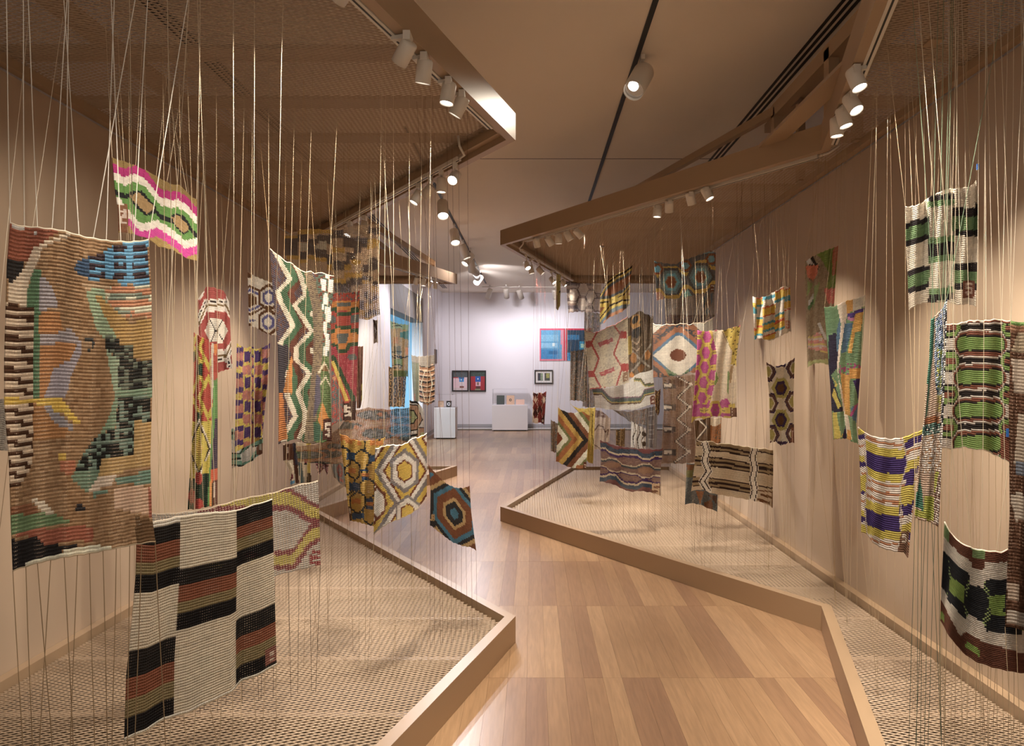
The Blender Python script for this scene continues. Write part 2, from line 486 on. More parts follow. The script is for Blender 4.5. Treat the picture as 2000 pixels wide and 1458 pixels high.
ORD = ['first', 'second', 'third', 'fourth', 'fifth', 'sixth', 'seventh', 'eighth', 'ninth', 'tenth']
def lamp_row(prefix, group, z, tz, rows, **kw):
    for i, (px, py, aim, e) in enumerate(rows):
        Y = (z - H) * F / (CY - py)
        lamp(prefix.replace('#', ORD[i]), group, P(px, py, Y), aim, tz, e, kw.get('color', WARM), kw.get('R', 0.033), kw.get('Ln', 0.095),
             kw.get('lens'), kw.get('size', 62), seg_=kw.get('seg'))
CZ = 2.886
LP = 1.0
lamp_row('white cylinder spotlight under left canopy near edge, # in row towards its corner', 'spotlights under the left canopy near edge', 2.82, CZ, [
    (790, 103, (-1.75, 3.8, 1.4), 48), (828, 140, (-0.75, 3.4, 1.0), 52), (875, 183, (-0.8, 3.0, 0.0), 48), (897, 208, (-1.15, 3.5, 1.4), 40)], seg=seg(LPOLY, 0, .07, 1))
lamp_row('white cylinder spotlight under left canopy second edge, # from its corner', 'spotlights under the left canopy second edge', 2.79, CZ, [
    (887, 347, (-1.0, 2.2, 1.0), 44), (862, 362, (-0.65, 4.6, 0.0), 62), (836, 374, (-2.2, 5.2, 1.3), 60), (814, 386, (-1.6, 4.5, 1.3), 45)], seg=seg(LPOLY, 1, .10, 1))
lamp_row('small white spotlight deep under left canopy behind grey gauze, # from right', 'spotlights deep under the left canopy', 2.8, CZ, [
    (713, 443, (-1.75, 8.6, 1.4), 85), (682, 452, (-2.1, 5.4, 1.3), 50)], seg=seg(LPOLY, 1, .10, 1))
lamp_row('small white spotlight under far left canopy corner, # from left', 'spotlights under the far left canopy corner', 2.79, CZ, [
    (813, 549, (-2.0, 9.6, 1.4), 60), (827, 552, (-1.5, 9.2, 0.0), 48), (839, 555, (-2.4, 10.5, 1.5), 60), (850, 558, (-1.7, 9.8, 1.2), 50)], seg=seg(LPOLY, 1, .10, 1))
lamp_row('white cylinder spotlight under right canopy near edge, # in row away from camera', 'spotlights under the right canopy near edge', 2.83, CZ, [
    (1672, 155, (1.95, 2.3, 0.5), 55), (1665, 203, (1.9, 2.5, 1.4), 44), (1648, 230, (1.9, 3.2, 1.2), 40), (1634, 249, (1.72, 3.6, 0.0), 48)], seg=seg(RPOLY, 0, .06, -1))
lamp_row('white cylinder spotlight under right canopy slanting fascia, # from left', 'spotlights under the right canopy slanting fascia', 2.845, CZ, [
    (1284, 413, (0.75, 5.5, 0.0), 70), (1307, 403, (1.2, 6.0, 1.4), 60), (1349, 388, (1.7, 5.6, 1.3), 60), (1381, 378, (1.95, 4.6, 1.3), 55)], seg=seg(RPOLY, 1, .115, -1))
lamp_row('white cylinder spotlight near right canopy left tip, # from left', 'spotlights near the right canopy left tip', 2.845, CZ, [
    (1048, 474, (0.5, 7.6, 0.9), 45), (1073, 471, (1.0, 7.3, 1.6), 45), (1091, 467, (0.25, 6.9, 0.0), 62), (1110, 461, (1.15, 6.6, 1.5), 45), (1130, 456, (1.35, 6.4, 1.9), 50)], seg=seg(RPOLY, 1, .115, -1))
lamp_row('white spotlight under right canopy far edge beyond its tip, # from left', 'spotlights under the right canopy far edge', 2.76, CZ, [
    (1029, 519, (0.6, 6.6, 1.2), 36), (1037, 527, (0.7, 8.0, 0.0), 50), (1055, 529, (1.2, 8.0, 1.5), 34), (1079, 548, (1.2, 8.4, 1.5), 34), (1101, 553, (1.7, 8.8, 1.3), 34)], seg=seg(RPOLY, 2, .115, -1))
# lamps on the ceiling tracks light the far white room
lamp('large cream snoot lamp hanging alone from ceiling track slot', 'ceiling lamps', P(1248, 158, 4.78), (-0.4, 3.2, 1.3), CEIL, 45, WARM, 0.075, 0.26, M_LENSDIM, 70)
sn = [o for o in COL.objects if o.name.startswith('lens')][-1]
sn.name = 'silver_reflector'; sn.data.materials[0] = M_CHROME
_c = sum((v.co for v in sn.data.vertices), Vector()) / len(sn.data.vertices); _d = (Vector((-0.4, 3.2, 1.3)) - P(1248, 158, 4.78)).normalized()
_u = Vector((0, 0, 1)) - _d * _d.z; _u.normalize(); _w = _d.cross(_u)
mesh_obj('lens', [_c + _d * .004 + _u * .022 + (_u * math.cos(k * math.pi / 10) + _w * math.sin(k * math.pi / 10)) * .036 for k in range(20)], [tuple(range(20))], M_LENS, sn.parent)
lamp_row('white snoot lamp on left ceiling track, # from the camera', 'lamps on the left ceiling track', 3.58, CEIL, [
    (865, 409, (-0.7, 6.3, 0.0), 110), (888, 463, (-0.5, 8.3, 0.0), 150), (907, 492, (0.3, 11.5, 0.0), 140), (914, 507, (-2.5, 11.0, 1.3), 75), (921, 520, (-0.8, 15.0, 0.0), 110),
    (926, 530, (1.2, 18.9, 2.2), 75), (931, 539, (-0.9, 18.9, 2.2), 75), (935, 547, (-2.45, 12.6, 1.6), 70)], color=COOL, R=0.07, Ln=0.24, size=95)
lamp_row('white cylinder lamp in row across the far ceiling, # from left', 'lamps across the far ceiling', 3.58, CEIL, [
    (955, 574, (-1.9, 18.95, 1.6), 24), (989, 573, (-0.5, 18.95, 1.6), 24), (1016, 575, (0.4, 18.95, 1.6), 24), (1084, 575, (1.0, 18.95, 1.6), 24)], color=COOL, R=0.07, Ln=0.26, size=120)
# unseen lamps added out of frame to brighten floor, walls and panels
for k, (x, y, aim, e) in enumerate(((0.738, 2.3, (0.75, 3.6, 0), 80), (0.738, 1.2, (0.1, 2.6, 0), 70))):
    lamp('added unseen snoot lamp on the aisle ceiling track above the camera, ' + ('front one' if k == 0 else 'rear one'), 'ceiling lamps', (x, y, 3.58), aim, CEIL, e, WARM, 0.075, 0.26, M_LENSDIM, 85)
for k, (x, y, aim, e, sd) in enumerate(((-0.62, 2.25, (-2.0, 3.3, 1.8), 45, 'left'), (-0.78, 1.75, (-1.2, 2.3, 0.9), 34, 'left'), (1.22, 2.2, (1.7, 2.6, 1.5), 30, 'right'), (1.05, 1.7, (1.6, 2.45, 0.8), 30, 'right'))):  # added spotlights, never in view, for front light on the near panels
    lamp('added white cylinder spotlight under %s canopy near edge, out of view, %s' % (sd, 'farther one' if k % 2 == 0 else 'nearer one'), 'spotlights under the %s canopy near edge' % sd, (x, y, 2.82), aim, CZ, e, WARM,
         seg_=seg(LPOLY, 0, .07, 1) if sd == 'left' else seg(RPOLY, 0, .06, -1))
# unseen lamp added to brighten the blue room behind the doorway
t = lamp('added unseen lamp in the blue room behind the far left doorway', 'added blue room lamp', (-3.3, 13.6, 3.4), (-4.5, 14.2, 1.0), CEIL, 260, (0.85, 0.95, 1.0), 0.07, 0.24, None, 150)
# tracks
def track(label, pts, z):
    t = empty('lighting_track', (*pts[0], z), label, 'track')
    for a, b in zip(pts, pts[1:]):
        beam('track_rail', (*a, z), (*b, z), 0.034, 0.022, M_LAMP, t)
        beam('track_slot', (*a, z - 0.0115), (*b, z - 0.0115), 0.008, 0.002, M_BLACK, t)
    return t
for lab, line, i0, t0, t1, sd in (('white lighting track along the left canopy near edge', LPOLY, 0, .35, .95, 1), ('white lighting track along the left canopy second edge', LPOLY, 1, .12, .95, 1),
                                  ('white lighting track under the far left canopy corner', LPOLY, 2, .2, .93, 1), ('white lighting track along the right canopy near edge', RPOLY, 0, .45, .97, -1),
                                  ('white lighting track along the right canopy slanting fascia', RPOLY, 1, .04, .93, -1), ('white lighting track along the right canopy far edge', RPOLY, 2, .1, .9, -1)):
    inn = offset_line(line, {(1, 0): .07, (-1, 0): .06, (1, 1): .10}.get((sd, i0), .115) * sd)
    a, b = inn[i0], inn[i0 + 1]
    tt = track(lab, [tuple(a.lerp(b, t0)), tuple(a.lerp(b, t1))], 2.897)
    e0 = a.lerp(b, t0 if i0 != 0 else t1); n_ = (b - a).normalized(); nn = Vector((-n_.y, n_.x)) * sd
    tube('power_cable', [(e0.x, e0.y, 2.897), (e0.x - n_.x * .07, e0.y - n_.y * .07, 2.90), (e0.x - n_.x * .1 + nn.x * .05, e0.y - n_.y * .1 + nn.y * .05, 2.94),
                         (e0.x - n_.x * .1 + nn.x * .06, e0.y - n_.y * .1 + nn.y * .06, 3.0)], 0.008, M_LAMP, tt, 8)
for x, lab, ya, yb in ((0.738, 'black track slot in the ceiling running over the aisle', 1.0, 12.0), (-1.16, 'black track slot in the ceiling towards the left of the far room', 6.2, 17.0)):
    t = empty('lighting_track', (x, ya, CEIL - .004), lab, 'track')
    box('track_rail', x - .017, x + .017, ya, yb, CEIL - .012, CEIL - .001, M_BLACK, t)
t = empty('lighting_track', (-1.2, 17.6, CEIL - .01), 'white lighting track crossing the far ceiling', 'track')
box('track_rail', -1.3, 1.4, 17.66, 17.70, CEIL - .02, CEIL - .001, M_LAMP, t)

# ------------------------------------------------------------------ far room
def picture(name, label, px0, px1, py0, py1, Y, fw, fcol, cells, group=None):
    """a flat print in its frame on the far wall; cells = painted rectangles (u0, v0, u1, v1, colour)"""
    a = P(px0, py1, Y); b = P(px1, py0, Y)
    t = empty(name, ((a.x + b.x) / 2, Y, a.z), label, 'picture', group)
    y1 = Y - 0.002
    if fw > 0:
        for q in ((a.x, b.x, a.z, a.z + fw), (a.x, b.x, b.z - fw, b.z), (a.x, a.x + fw, a.z + fw, b.z - fw), (b.x - fw, b.x, a.z + fw, b.z - fw)):
            box('frame', q[0], q[1], y1 - 0.04, y1, q[2], q[3], fcol, t)
    x0, x1, z0, z1 = a.x + fw, b.x - fw, a.z + fw, b.z - fw
    yy = y1 - 0.018
    n = 40
    V = [(x0 + (x1 - x0) * i / n, yy, z1 + (z0 - z1) * j / n) for j in range(n + 1) for i in range(n + 1)]
    Fq = [(j * (n + 1) + i, (j + 1) * (n + 1) + i, (j + 1) * (n + 1) + i + 1, j * (n + 1) + i + 1) for j in range(n) for i in range(n)]
    nv = len(V)
    V += [(x, y1, z) for x in (x0, x1) for z in (z0, z1)]
    o = mesh_obj('print', V[:nv], Fq, YARN_PRINT, t)
    box('backing', x0, x1, yy + 0.001, y1, z0, z1, M_PLINTH, t)
    ca = o.data.color_attributes.new('Col', 'FLOAT_COLOR', 'CORNER')
    arr = np.ones((n * n, 4, 4), np.float32)
    for j in range(n):
        for i in range(n):
            u, vv = (i + .5) / n, (j + .5) / n
            for u0, v0, u1, v1, c, nz in cells:
                if u0 <= u < u1 and v0 <= vv < v1: arr[j * n + i, :, :3] = lin(c) * (1 + nz * (rnd.random() - .5))
    ca.data.foreach_set('color', arr.ravel())
    return t
YARN_PRINT, _N, _L, _B = nodes_of('printed_paper')
_v = _N.new('ShaderNodeVertexColor'); _v.layer_name = 'Col'; _L.new(_v.outputs[0], _B.inputs['Base Color']); _B.inputs['Roughness'].default_value = 0.5
picture('framed_photograph', 'black framed photo of blue and white tiled stall, pale pink wall, left of pair', 883, 915.5, 724, 765, YB, .035, M_BLACK, [
    (0, 0, 1, 1, 'e6c9cf', .08), (0, 0, 1, .3, '53595c', .9), (0, .3, .35, .36, 'c04a58', .3), (.38, .3, .78, .38, '3f6a9a', .3), (.42, .38, .76, .56, '3a8fd0', .3), (.52, .4, .6, .48, 'd8e6f4', .1),
    (.4, .56, .8, .8, 'ddd0d4', .2), (.45, .78, .75, .88, '8a5850', .5), (0, .88, 1, 1, 'd8c8c8', .1)], 'pair of framed photographs')
picture('framed_photograph', 'black framed photo of blue and pink stall, deep red wall, right of pair', 917, 949.5, 724, 765, YB, .035, M_BLACK, [
    (0, 0, 1, 1, 'a02a34', .15), (0, 0, 1, .26, '3a4a44', 1.0), (.33, .26, .7, .55, '1f5aa8', .2), (.48, .34, .56, .42, 'd8e6f4', .1), (.34, .55, .7, .78, 'dcaab8', .2), (.46, .58, .58, .72, '7a6a50', .3),
    (.38, .78, .68, .93, '5a3430', .5), (.3, .93, .7, 1, '8a8a6a', .3)], 'pair of framed photographs')
picture('framed_photograph', 'small dark framed mount holding two prints on the far wall', 1044, 1080, 723, 750, YB, .03, M_BLACK, [
    (0, 0, 1, 1, 'dedbd6', .02), (.12, .18, .46, .82, '3c4048', .9), (.3, .18, .46, .8, '8a9a80', .9), (.54, .18, .88, .82, '4a5048', .9), (.66, .2, .86, .6, 'a0a060', .8)])
big = [(0, 0, 1, 1, '5f9cc0', .25), (0, .2, .75, .4, '7ab0cc', .25), (0, .45, .7, .6, '86b8d4', .2), (0, .66, .75, 1, '3f86b8', .35), (.35, .7, .7, .8, '2c6a98', .4),
       (0, 0, 1, .04, 'e0506a', .1), (0, .96, .98, 1, 'e08090', .1), (0, 0, .06, 1, 'e06a80', .2), (.82, .04, 1, .5, 'd0909e', .15), (.88, .4, 1, 1, 'd88c98', .15), (.96, 0, 1, 1, 'c02c44', .1), (.5, .45, .6, .55, 'd0e0e0', .1)]
picture('large_print', 'large unframed pale blue print with pink and red edges', 1054, 1103.5, 642, 705, YB, 0, M_BLACK, big, 'large prints on the far wall')
picture('large_print', 'large unframed dark blue print with red top edge, right of pale blue one', 1105, 1158, 642, 705, YB, 0, M_BLACK, [
    (0, 0, 1, 1, '1c3a50', .8), (0, .2, .5, .35, '2c6a90', .6), (.5, .4, 1, .65, '2a7a98', .7), (.55, .48, .75, .6, '9ac0b0', .4), (0, .75, 1, 1, '2a80b0', .7), (0, 0, 1, .06, 'd0304c', .1), (0, 0, .05, 1, 'c02c44', .1)], 'large prints on the far wall')

def plinth(label, x0, x1, y0, y1, hh, gz, cap=True):
    t = empty('display_plinth', ((x0 + x1) / 2, (y0 + y1) / 2, 0), label, 'plinth')
    box('plinth_body', x0, x1, y0, y1, 0.03, hh - .02, M_PLINTH, t)
    box('plinth_top', x0, x1, y0, y1, hh - .02, hh, M_WHITE, t)
    box('recessed_foot', x0 + .04, x1 - .04, y0 + .04, y1 - .04, 0.0, .03, M_BLACK, t)
    V, f = boxv(x0 + .01, x1 - .01, y0 + .01, y1 - .01, hh + .001, hh + gz)
    mesh_obj('glass_cover', V, f[1:], M_GLASS, t)
    return t
def book(label, x, y, z, wd, ht, mat, dot=None, dcol=None, tilt=0.18):
    t = empty('book', (x, y, z), label, 'book')
    def slab(nm, xa, xb, ya, yb, za, zb, m):
        o = box(nm, xa, xb, ya, yb, za, zb, m, None)
        o.parent = t; o.rotation_euler.x = -tilt
        return o
    slab('cover', -wd / 2, wd / 2, 0, .004, 0, ht, mat)
    slab('pages', -wd / 2 + .004, wd / 2 - .004, .004, .022, .004, ht - .004, M_WHITE)
    slab('cover', -wd / 2, wd / 2, .022, .026, 0, ht, mat)
    if dot:
        n = 16
        V = [(dot * math.cos(2 * math.pi * k / n) * rr, -.002, ht * .5 + dot * math.sin(2 * math.pi * k / n) * rr) for rr in (1, .5) for k in range(n)]
        o = mesh_obj('cover_mark', V, [(k, n + k, n + (k + 1) % n, (k + 1) % n) for k in range(n)], dcol); o.parent = t; o.rotation_euler.x = -tilt
    return t
M_CREAM = paint('peach_paper', (0.62, 0.40, 0.27), .6, .01, 60); M_GREEN = paint('dark_green_cover', (0.02, 0.03, 0.022), .5, .01, 60)
M_PINK = paint('pink_paper', (0.72, 0.46, 0.36), .6, .01, 60)
a = P(962, 840, 18.2)
plinth('wide white plinth with glass cover against the far wall', P(961, 0, 18.2).x, P(1030.5, 0, 18.2).x, 18.2, 18.75, 0.70, .42)
book('dark green book standing in the far glass case, left of three', P(977.5, 0, 18.4).x, 18.40, .70, .21, .25, M_GREEN)
book('peach book with round black mark in the far glass case', P(997, 0, 18.4).x, 18.40, .70, .21, .25, M_CREAM, .035, M_BLACK)
book('low pink open booklet in the far glass case, right of three', P(1016, 0, 18.4).x, 18.40, .70, .23, .14, M_PINK)
plinth('narrow white plinth beside the far left wall corner', P(848, 0, 16.0).x, P(889, 0, 16.0).x, 16.0, 16.5, 0.74, .30)
book('peach book on the narrow plinth, left one', P(861, 0, 16.2).x, 16.2, .74, .13, .15, M_CREAM, .022, M_TAN)
book('black and white patterned book on the narrow plinth, right one', P(876.5, 0, 16.2).x, 16.2, .74, .12, .15, M_BLACK, .04, M_WHITE)
# slim things on the far left wall
o = box('slim_display', WL - .05, WL - .03, 17.45, 17.85, 1.80, 2.16, M_BLACK); tag(o, 'tall slim black panel high on the far left wall', 'panel')
o = box('small_box', WL - .05, WL - .01, 16.9, 17.15, 1.53, 1.66, M_BLACK); tag(o, 'small black box on the far left wall under the slim panel', 'box')
o = box('slim_holder', WL - .05, WL + .03, 16.75, 16.95, .98, 1.32, M_BLACK); tag(o, 'black slim holder on the far left wall behind the narrow plinth', 'holder')
# ------------------------------------------------------------------ knitted panels
def resample(pts, ts):
    pts = np.array(pts, float)
    d = np.r_[0, np.cumsum(np.hypot(*np.diff(pts, axis=0).T))]; d /= d[-1]
    return np.stack([np.interp(ts, d, pts[:, 0]), np.interp(ts, d, pts[:, 1])], 1)

class Knit:
    """colours of the stitches of one panel; shapes are given in the coordinates chosen by crop() or uv()"""
    def __init__(s, px, py, u, v, base):
        s.px, s.py, s.u, s.v = px, py, u, v
        s.C = np.zeros(px.shape + (3,)); s.C[:] = lin(base)
        s.k = np.zeros(px.shape)             # extra openness (unused cells stay 0)
        s.rs = np.random.RandomState(5)
        s.uv()
    def crop(s, x0, y0, sc): s.a, s.b = (s.px - x0) * sc, (s.py - y0) * sc; return s
    def uv(s): s.a, s.b = s.u, s.v; return s
    def px_(s): s.a, s.b = s.px, s.py; return s
    def put(s, m, c): s.C[m] = lin(c); return s
    def poly_mask(s, f):
        n = len(f) // 2; x, y = s.a, s.b; m = np.zeros(x.shape, bool)
        for i in range(n):
            x1, y1 = f[2 * i], f[2 * i + 1]; j = (i + 1) % n; x2, y2 = f[2 * j], f[2 * j + 1]
            if y1 == y2: continue
            c = ((y1 > y) != (y2 > y)) & (x < (x2 - x1) * (y - y1) / (y2 - y1) + x1)
            m ^= c
        return m
    def P(s, c, *f): return s.put(s.poly_mask(f), c)
    def R(s, c, x0, y0, x1, y1): return s.put((s.a >= x0) & (s.a < x1) & (s.b >= y0) & (s.b < y1), c)
    def E(s, c, x, y, rx, ry): return s.put(((s.a - x) / rx) ** 2 + ((s.b - y) / ry) ** 2 < 1, c)
    def L(s, c, wd, *f):
        for i in range(0, len(f) - 2, 2):
            x1, y1, x2, y2 = f[i:i + 4]; dx, dy = x2 - x1, y2 - y1; q = dx * dx + dy * dy + 1e-9
            t = np.clip(((s.a - x1) * dx + (s.b - y1) * dy) / q, 0, 1)
            s.put(np.hypot(s.a - x1 - t * dx, s.b - y1 - t * dy) < wd / 2, c)
        return s
    def hexm(s, x, y, rx, ry, flat=True):
        dx, dy = np.abs(s.a - x) / rx, np.abs(s.b - y) / ry
        return np.maximum(dy, dx + .5 * dy) if flat else np.maximum(dx, dy + .5 * dx)
    def X(s, x, y, rx, ry, cols, flat=True):
        m = s.hexm(x, y, rx, ry, flat)
        for c, r in cols: s.put(m < r, c)
        return s
    def D(s, x, y, rx, ry, cols):
        m = np.abs(s.a - x) / rx + np.abs(s.b - y) / ry
        for c, r in cols: s.put(m < r, c)
        return s
    def stripes(s, cols, per, ph=0, axis='b', mask=None, warp=None):
        q = (s.b if axis == 'b' else s.a) - ph
        if warp is not None: q = q + warp
        t = np.mod(q / per, 1.0); acc = 0
        for c, f in cols:
            m = (t >= acc) & (t < acc + f + 1e-6); acc += f
            if mask is not None: m &= mask
            s.put(m, c)
        return s
    def tri(s, q, per):  # triangle wave 0..1
        return np.abs(np.mod(q / per, 1.0) * 2 - 1)
    def bands(s, q, cols, mask=None):
        """cols: (colour, upper limit) in rising order of q"""
        lo = -1e9
        for c, hi in cols:
            m = (q >= lo) & (q < hi); lo = hi
            if mask is not None: m &= mask
            if c: s.put(m, c)
        return s
    def speck(s, c, frac, mask=None):
        n = s.rs.rand(*s.C.shape[:2]); c2 = max(1, s.C.shape[1] // 45 + 1)
        n = np.repeat(n[:, ::c2], c2, 1)[:, :s.C.shape[1]] if c2 > 1 else n
        m = n < frac
        if mask is not None: m &= mask
        return s.put(m, c)
    def glyph(s, ch, x0, y0, x1, y1, fg, bg):
        g = {'5': ['11111', '11000', '11111', '00011', '11111'], '2': ['11111', '00011', '11111', '11000', '11111'],
             'E': ['11111', '10000', '11111', '10000', '11111'], 'S': ['11111', '10000', '11111', '00001', '11111']}[ch]
        s.R(bg, x0, y0, x1, y1)
        mx, my = (x1 - x0) * .2, (y1 - y0) * .18; x0, x1, y0, y1 = x0 + mx, x1 - mx, y0 + my, y1 - my
        for j, r in enumerate(g):
            for i, q in enumerate(r):
                if q == '1': s.R(fg, x0 + (x1 - x0) * i / 5, y0 + (y1 - y0) * j / 5, x0 + (x1 - x0) * (i + 1) / 5, y0 + (y1 - y0) * (j + 1) / 5)
        return s

# one piece of string shared by all strings: unit length, unit radius, slightly uneven
_V, _F = [], []
for i in range(7):
    z = i / 6; wob = 0 if i in (0, 6) else 0.9
    ox, oy = rnd.uniform(-wob, wob), rnd.uniform(-wob, wob); rr = 1 if i % 2 else 0.86
    for k in range(5):
        a = 2 * math.pi * k / 5; _V.append((ox + rr * math.cos(a), oy + rr * math.sin(a), z))
for i in range(6):
    for k in range(5): _F.append((i * 5 + k, i * 5 + (k + 1) % 5, (i + 1) * 5 + (k + 1) % 5, (i + 1) * 5 + k))
STRING = {}
def string_mesh(h):
    if h not in STRING:
        me = bpy.data.meshes.new('hanging_string'); me.from_pydata(_V, [], _F); me.materials.append(cord_mat(h)); STRING[h] = me
    return STRING[h]
def string(a, b, r, h, parent, name='hanging_string'):
    a, b = Vector(a), Vector(b); d = b - a
    o = bpy.data.objects.new(name, string_mesh(h)); COL.objects.link(o)
    o.location = a; o.rotation_mode = 'QUATERNION'
    q = d.to_track_quat('Z', 'Y'); o.rotation_quaternion = q; o.scale = (r, r, d.length)
    o.parent = parent; o.matrix_parent_inverse = parent_mat(parent).inverted()
    return o

def clip_to(side, p, margin=0.13):
    """keep a tie point over the platform of its side"""
    line = LPOLY if side == 'L' else RPOLY
    y = min(max(p.y, 0.9), 10.1); ex = edge_x(line, y)
    if side == 'L': x = min(max(p.x, WL + 0.12), ex - margin)
    else: x = max(min(p.x, WR - 0.12), ex + margin)
    return Vector((x, y, p.z))

def albedo(C):
    a = C * GAIN
    l = a @ np.array([.3, .55, .15]); a = a * .76 + l[..., None] * .24
    return np.clip(a, 0.012, 0.82)
GAIN = np.array([1.5, 1.64, 1.86])

def panel(label, side, top, bottom, Y, nc, nr, base, paintf, left=None, right=None, kind=1, ntop=9, nbot=8, ctop='e6dccc', cbot='5a4634',
          cord=None, bcord=None, rip=0.012, ripk=2.0, bulge=0.0, rib=0.0022, sr=0.0011, slant=0.05, name='knitted_panel', scal=1.5, extra=(), gain=1.0, sag=None, group='hanging knitted panels'):
    """top, bottom (left, right): outline as seen in the photograph; Y = depths (tl, tr, bl, br)"""
    cl = [top[0], bottom[0]] if left is None else [top[0]] + left + [bottom[0]]
    cr = [top[-1], bottom[-1]] if right is None else [top[-1]] + right + [bottom[-1]]
    NR = nr * 2
    us = np.linspace(0, 1, nc + 1); vs = np.linspace(0, 1, NR + 1)
    T, Bo, Lf, Rt = resample(top, us), resample(bottom, us), resample(cl, vs), resample(cr, vs)
    U, V = np.meshgrid(us, vs)
    def coons(U, V, T, Bo, Lf, Rt):
        c = [T[0], T[-1], Bo[0], Bo[-1]]
        out = (1 - V)[..., None] * T[None] + V[..., None] * Bo[None] + (1 - U)[..., None] * Lf[:, None] + U[..., None] * Rt[:, None]
        out -= ((1 - U) * (1 - V))[..., None] * c[0] + (U * (1 - V))[..., None] * c[1] + ((1 - U) * V)[..., None] * c[2] + (U * V)[..., None] * c[3]
        return out
    Q = coons(U, V, T, Bo, Lf, Rt)
    nt = max(ntop, 2)
    scl = np.abs(np.sin(np.pi * U * (nt - 1))) * scal
    Q[..., 1] += scl * np.clip(1 - V * 6, 0, 1) - scl * np.clip(V * 6 - 5, 0, 1)
    D = (1 - U) * (1 - V) * Y[0] + U * (1 - V) * Y[1] + (1 - U) * V * Y[2] + U * V * Y[3]
    sd = sum(map(ord, label)) % 100
    D = D + rip * np.sin(2 * np.pi * ripk * U + sd + V * 1.3) * (0.4 + 0.6 * V) + rip * .5 * np.sin(2 * np.pi * (ripk * 1.9) * U + sd * 2 + V * 3) - bulge * np.sin(np.pi * U)
    D = D - rib * 1.05 * (np.arange(NR + 1) % 2)[:, None]
    W = np.stack([(Q[..., 0] - CX) * D / F, D, H - (Q[..., 1] - CY) * D / F], -1)
    # stitch colours
    uc = (us[:-1] + us[1:]) / 2; vc = (np.arange(nr) + .5) / nr
    q = (Q[0::2, :-1] + Q[0::2, 1:]) / 2; q = (q[:-1] + q[1:]) / 2
    UC, VC = np.meshgrid(uc, vc)
    k = Knit(q[..., 0], q[..., 1], UC, VC, base)
    paintf(k)
    rs = np.random.RandomState(sd)
    A = albedo(k.C * gain)
    A = A * (1 + .16 * (rs.rand(nr, nc, 1) - .5)) * (1 + .14 * (rs.rand(nr, 1, 1) - .5))
    A = np.repeat(A, 2, 0)
    # mesh
    vx = (nc + 1); me = bpy.data.meshes.new('knitted_cloth')
    vi = np.arange((NR + 1) * vx).reshape(NR + 1, vx)
    quads = np.stack([vi[:-1, :-1], vi[1:, :-1], vi[1:, 1:], vi[:-1, 1:]], -1).reshape(-1, 4)
    nf = len(quads)
    me.vertices.add(W.shape[0] * W.shape[1]); me.vertices.foreach_set('co', W.astype(np.float32).ravel())
    me.loops.add(nf * 4); me.loops.foreach_set('vertex_index', quads.astype(np.int32).ravel())
    me.polygons.add(nf); me.polygons.foreach_set('loop_start', np.arange(nf, dtype=np.int32) * 4); me.polygons.foreach_set('loop_total', np.full(nf, 4, np.int32))
    me.update(calc_edges=True)
    cc = np.ones((nf, 4, 4), np.float32); cc[:, :, :3] = A.reshape(-1, 1, 3)
    me.color_attributes.new('Col', 'FLOAT_COLOR', 'CORNER').data.foreach_set('color', cc.ravel())
    uvl = me.uv_layers.new(name='stitch')
    ii, jj = np.meshgrid(np.arange(nc), np.arange(NR))
    uv = np.stack([np.stack([ii, jj / 2], -1), np.stack([ii, (jj + 1) / 2], -1), np.stack([ii + 1, (jj + 1) / 2], -1), np.stack([ii + 1, jj / 2], -1)], -2)
    uvl.data.foreach_set('uv', uv.astype(np.float32).ravel())
    me.materials.append(YARN[kind])
    me.polygons.foreach_set('use_smooth', np.zeros(nf, bool))
    tc = Vector(W[0, nc // 2])
    root = empty(name, tc, label, 'textile', group)
    o = bpy.data.objects.new('knitted_cloth', me); COL.objects.link(o); put_under(o, root)
    so = o.modifiers.new('thickness', 'SOLIDIFY'); so.thickness = 0.0035; so.offset = 0
    if cord: tube('top_cord', [W[0, i] for i in range(0, nc + 1, max(1, nc // 40))], 0.0032, cord_mat(cord), root, 5)
    if bcord: tube('bottom_cord', [W[-1, i] for i in range(0, nc + 1, max(1, nc // 40))], 0.0028, cord_mat(bcord), root, 5)
    r2 = random.Random(sd)
    sr *= .9
    if Y[0] > 3: sr *= .72; ntop = max(2, int(ntop * .72 + .5)) if side == 'L' else ntop; nbot = max(2, int(nbot * .8 + .5))
    if Y[0] > 3 and side == 'L' and ctop in ('e6dccc', 'c0ac90', 'c8bca8', 'c8b8a0', 'd0c0a8', 'd8c8ae'): ctop = 'b4a48a'
    if cbot == '5a4634': cbot = '7a6248'
    for i in range(ntop):
        u = i / (ntop - 1); a = Vector(W[0, int(round(u * nc))])
        L = MESHZ - a.z
        sx = r2.gauss(0, slant) * L + (r2.choice((-1, 1)) * slant * 5 * L if r2.random() < .10 else 0)
        b = clip_to(side, Vector((a.x + sx, a.y + r2.gauss(0, slant) * L, MESHZ)))
        string(a, b, sr, ctop, root)
    for i in range(nbot):
        u = i / (nbot - 1); a = Vector(W[-1, int(round(u * nc))])
        L = a.z - DECK
        b = clip_to(side, Vector((a.x + r2.gauss(0, slant) * L, a.y + r2.gauss(0, slant) * L, DECK)))
        string(a, b, sr, cbot, root)
    for (u, v, h) in extra:
        p = Vector(W[int(v * NR), int(u * nc)]) + Vector((0, -.006, 0))
        V8, F8 = boxv(p.x - .006, p.x + .006, p.y - .004, p.y, p.z - .016, p.z + .016)
        mesh_obj('blue_marker', V8, F8, cord_mat(h), root)
    return root
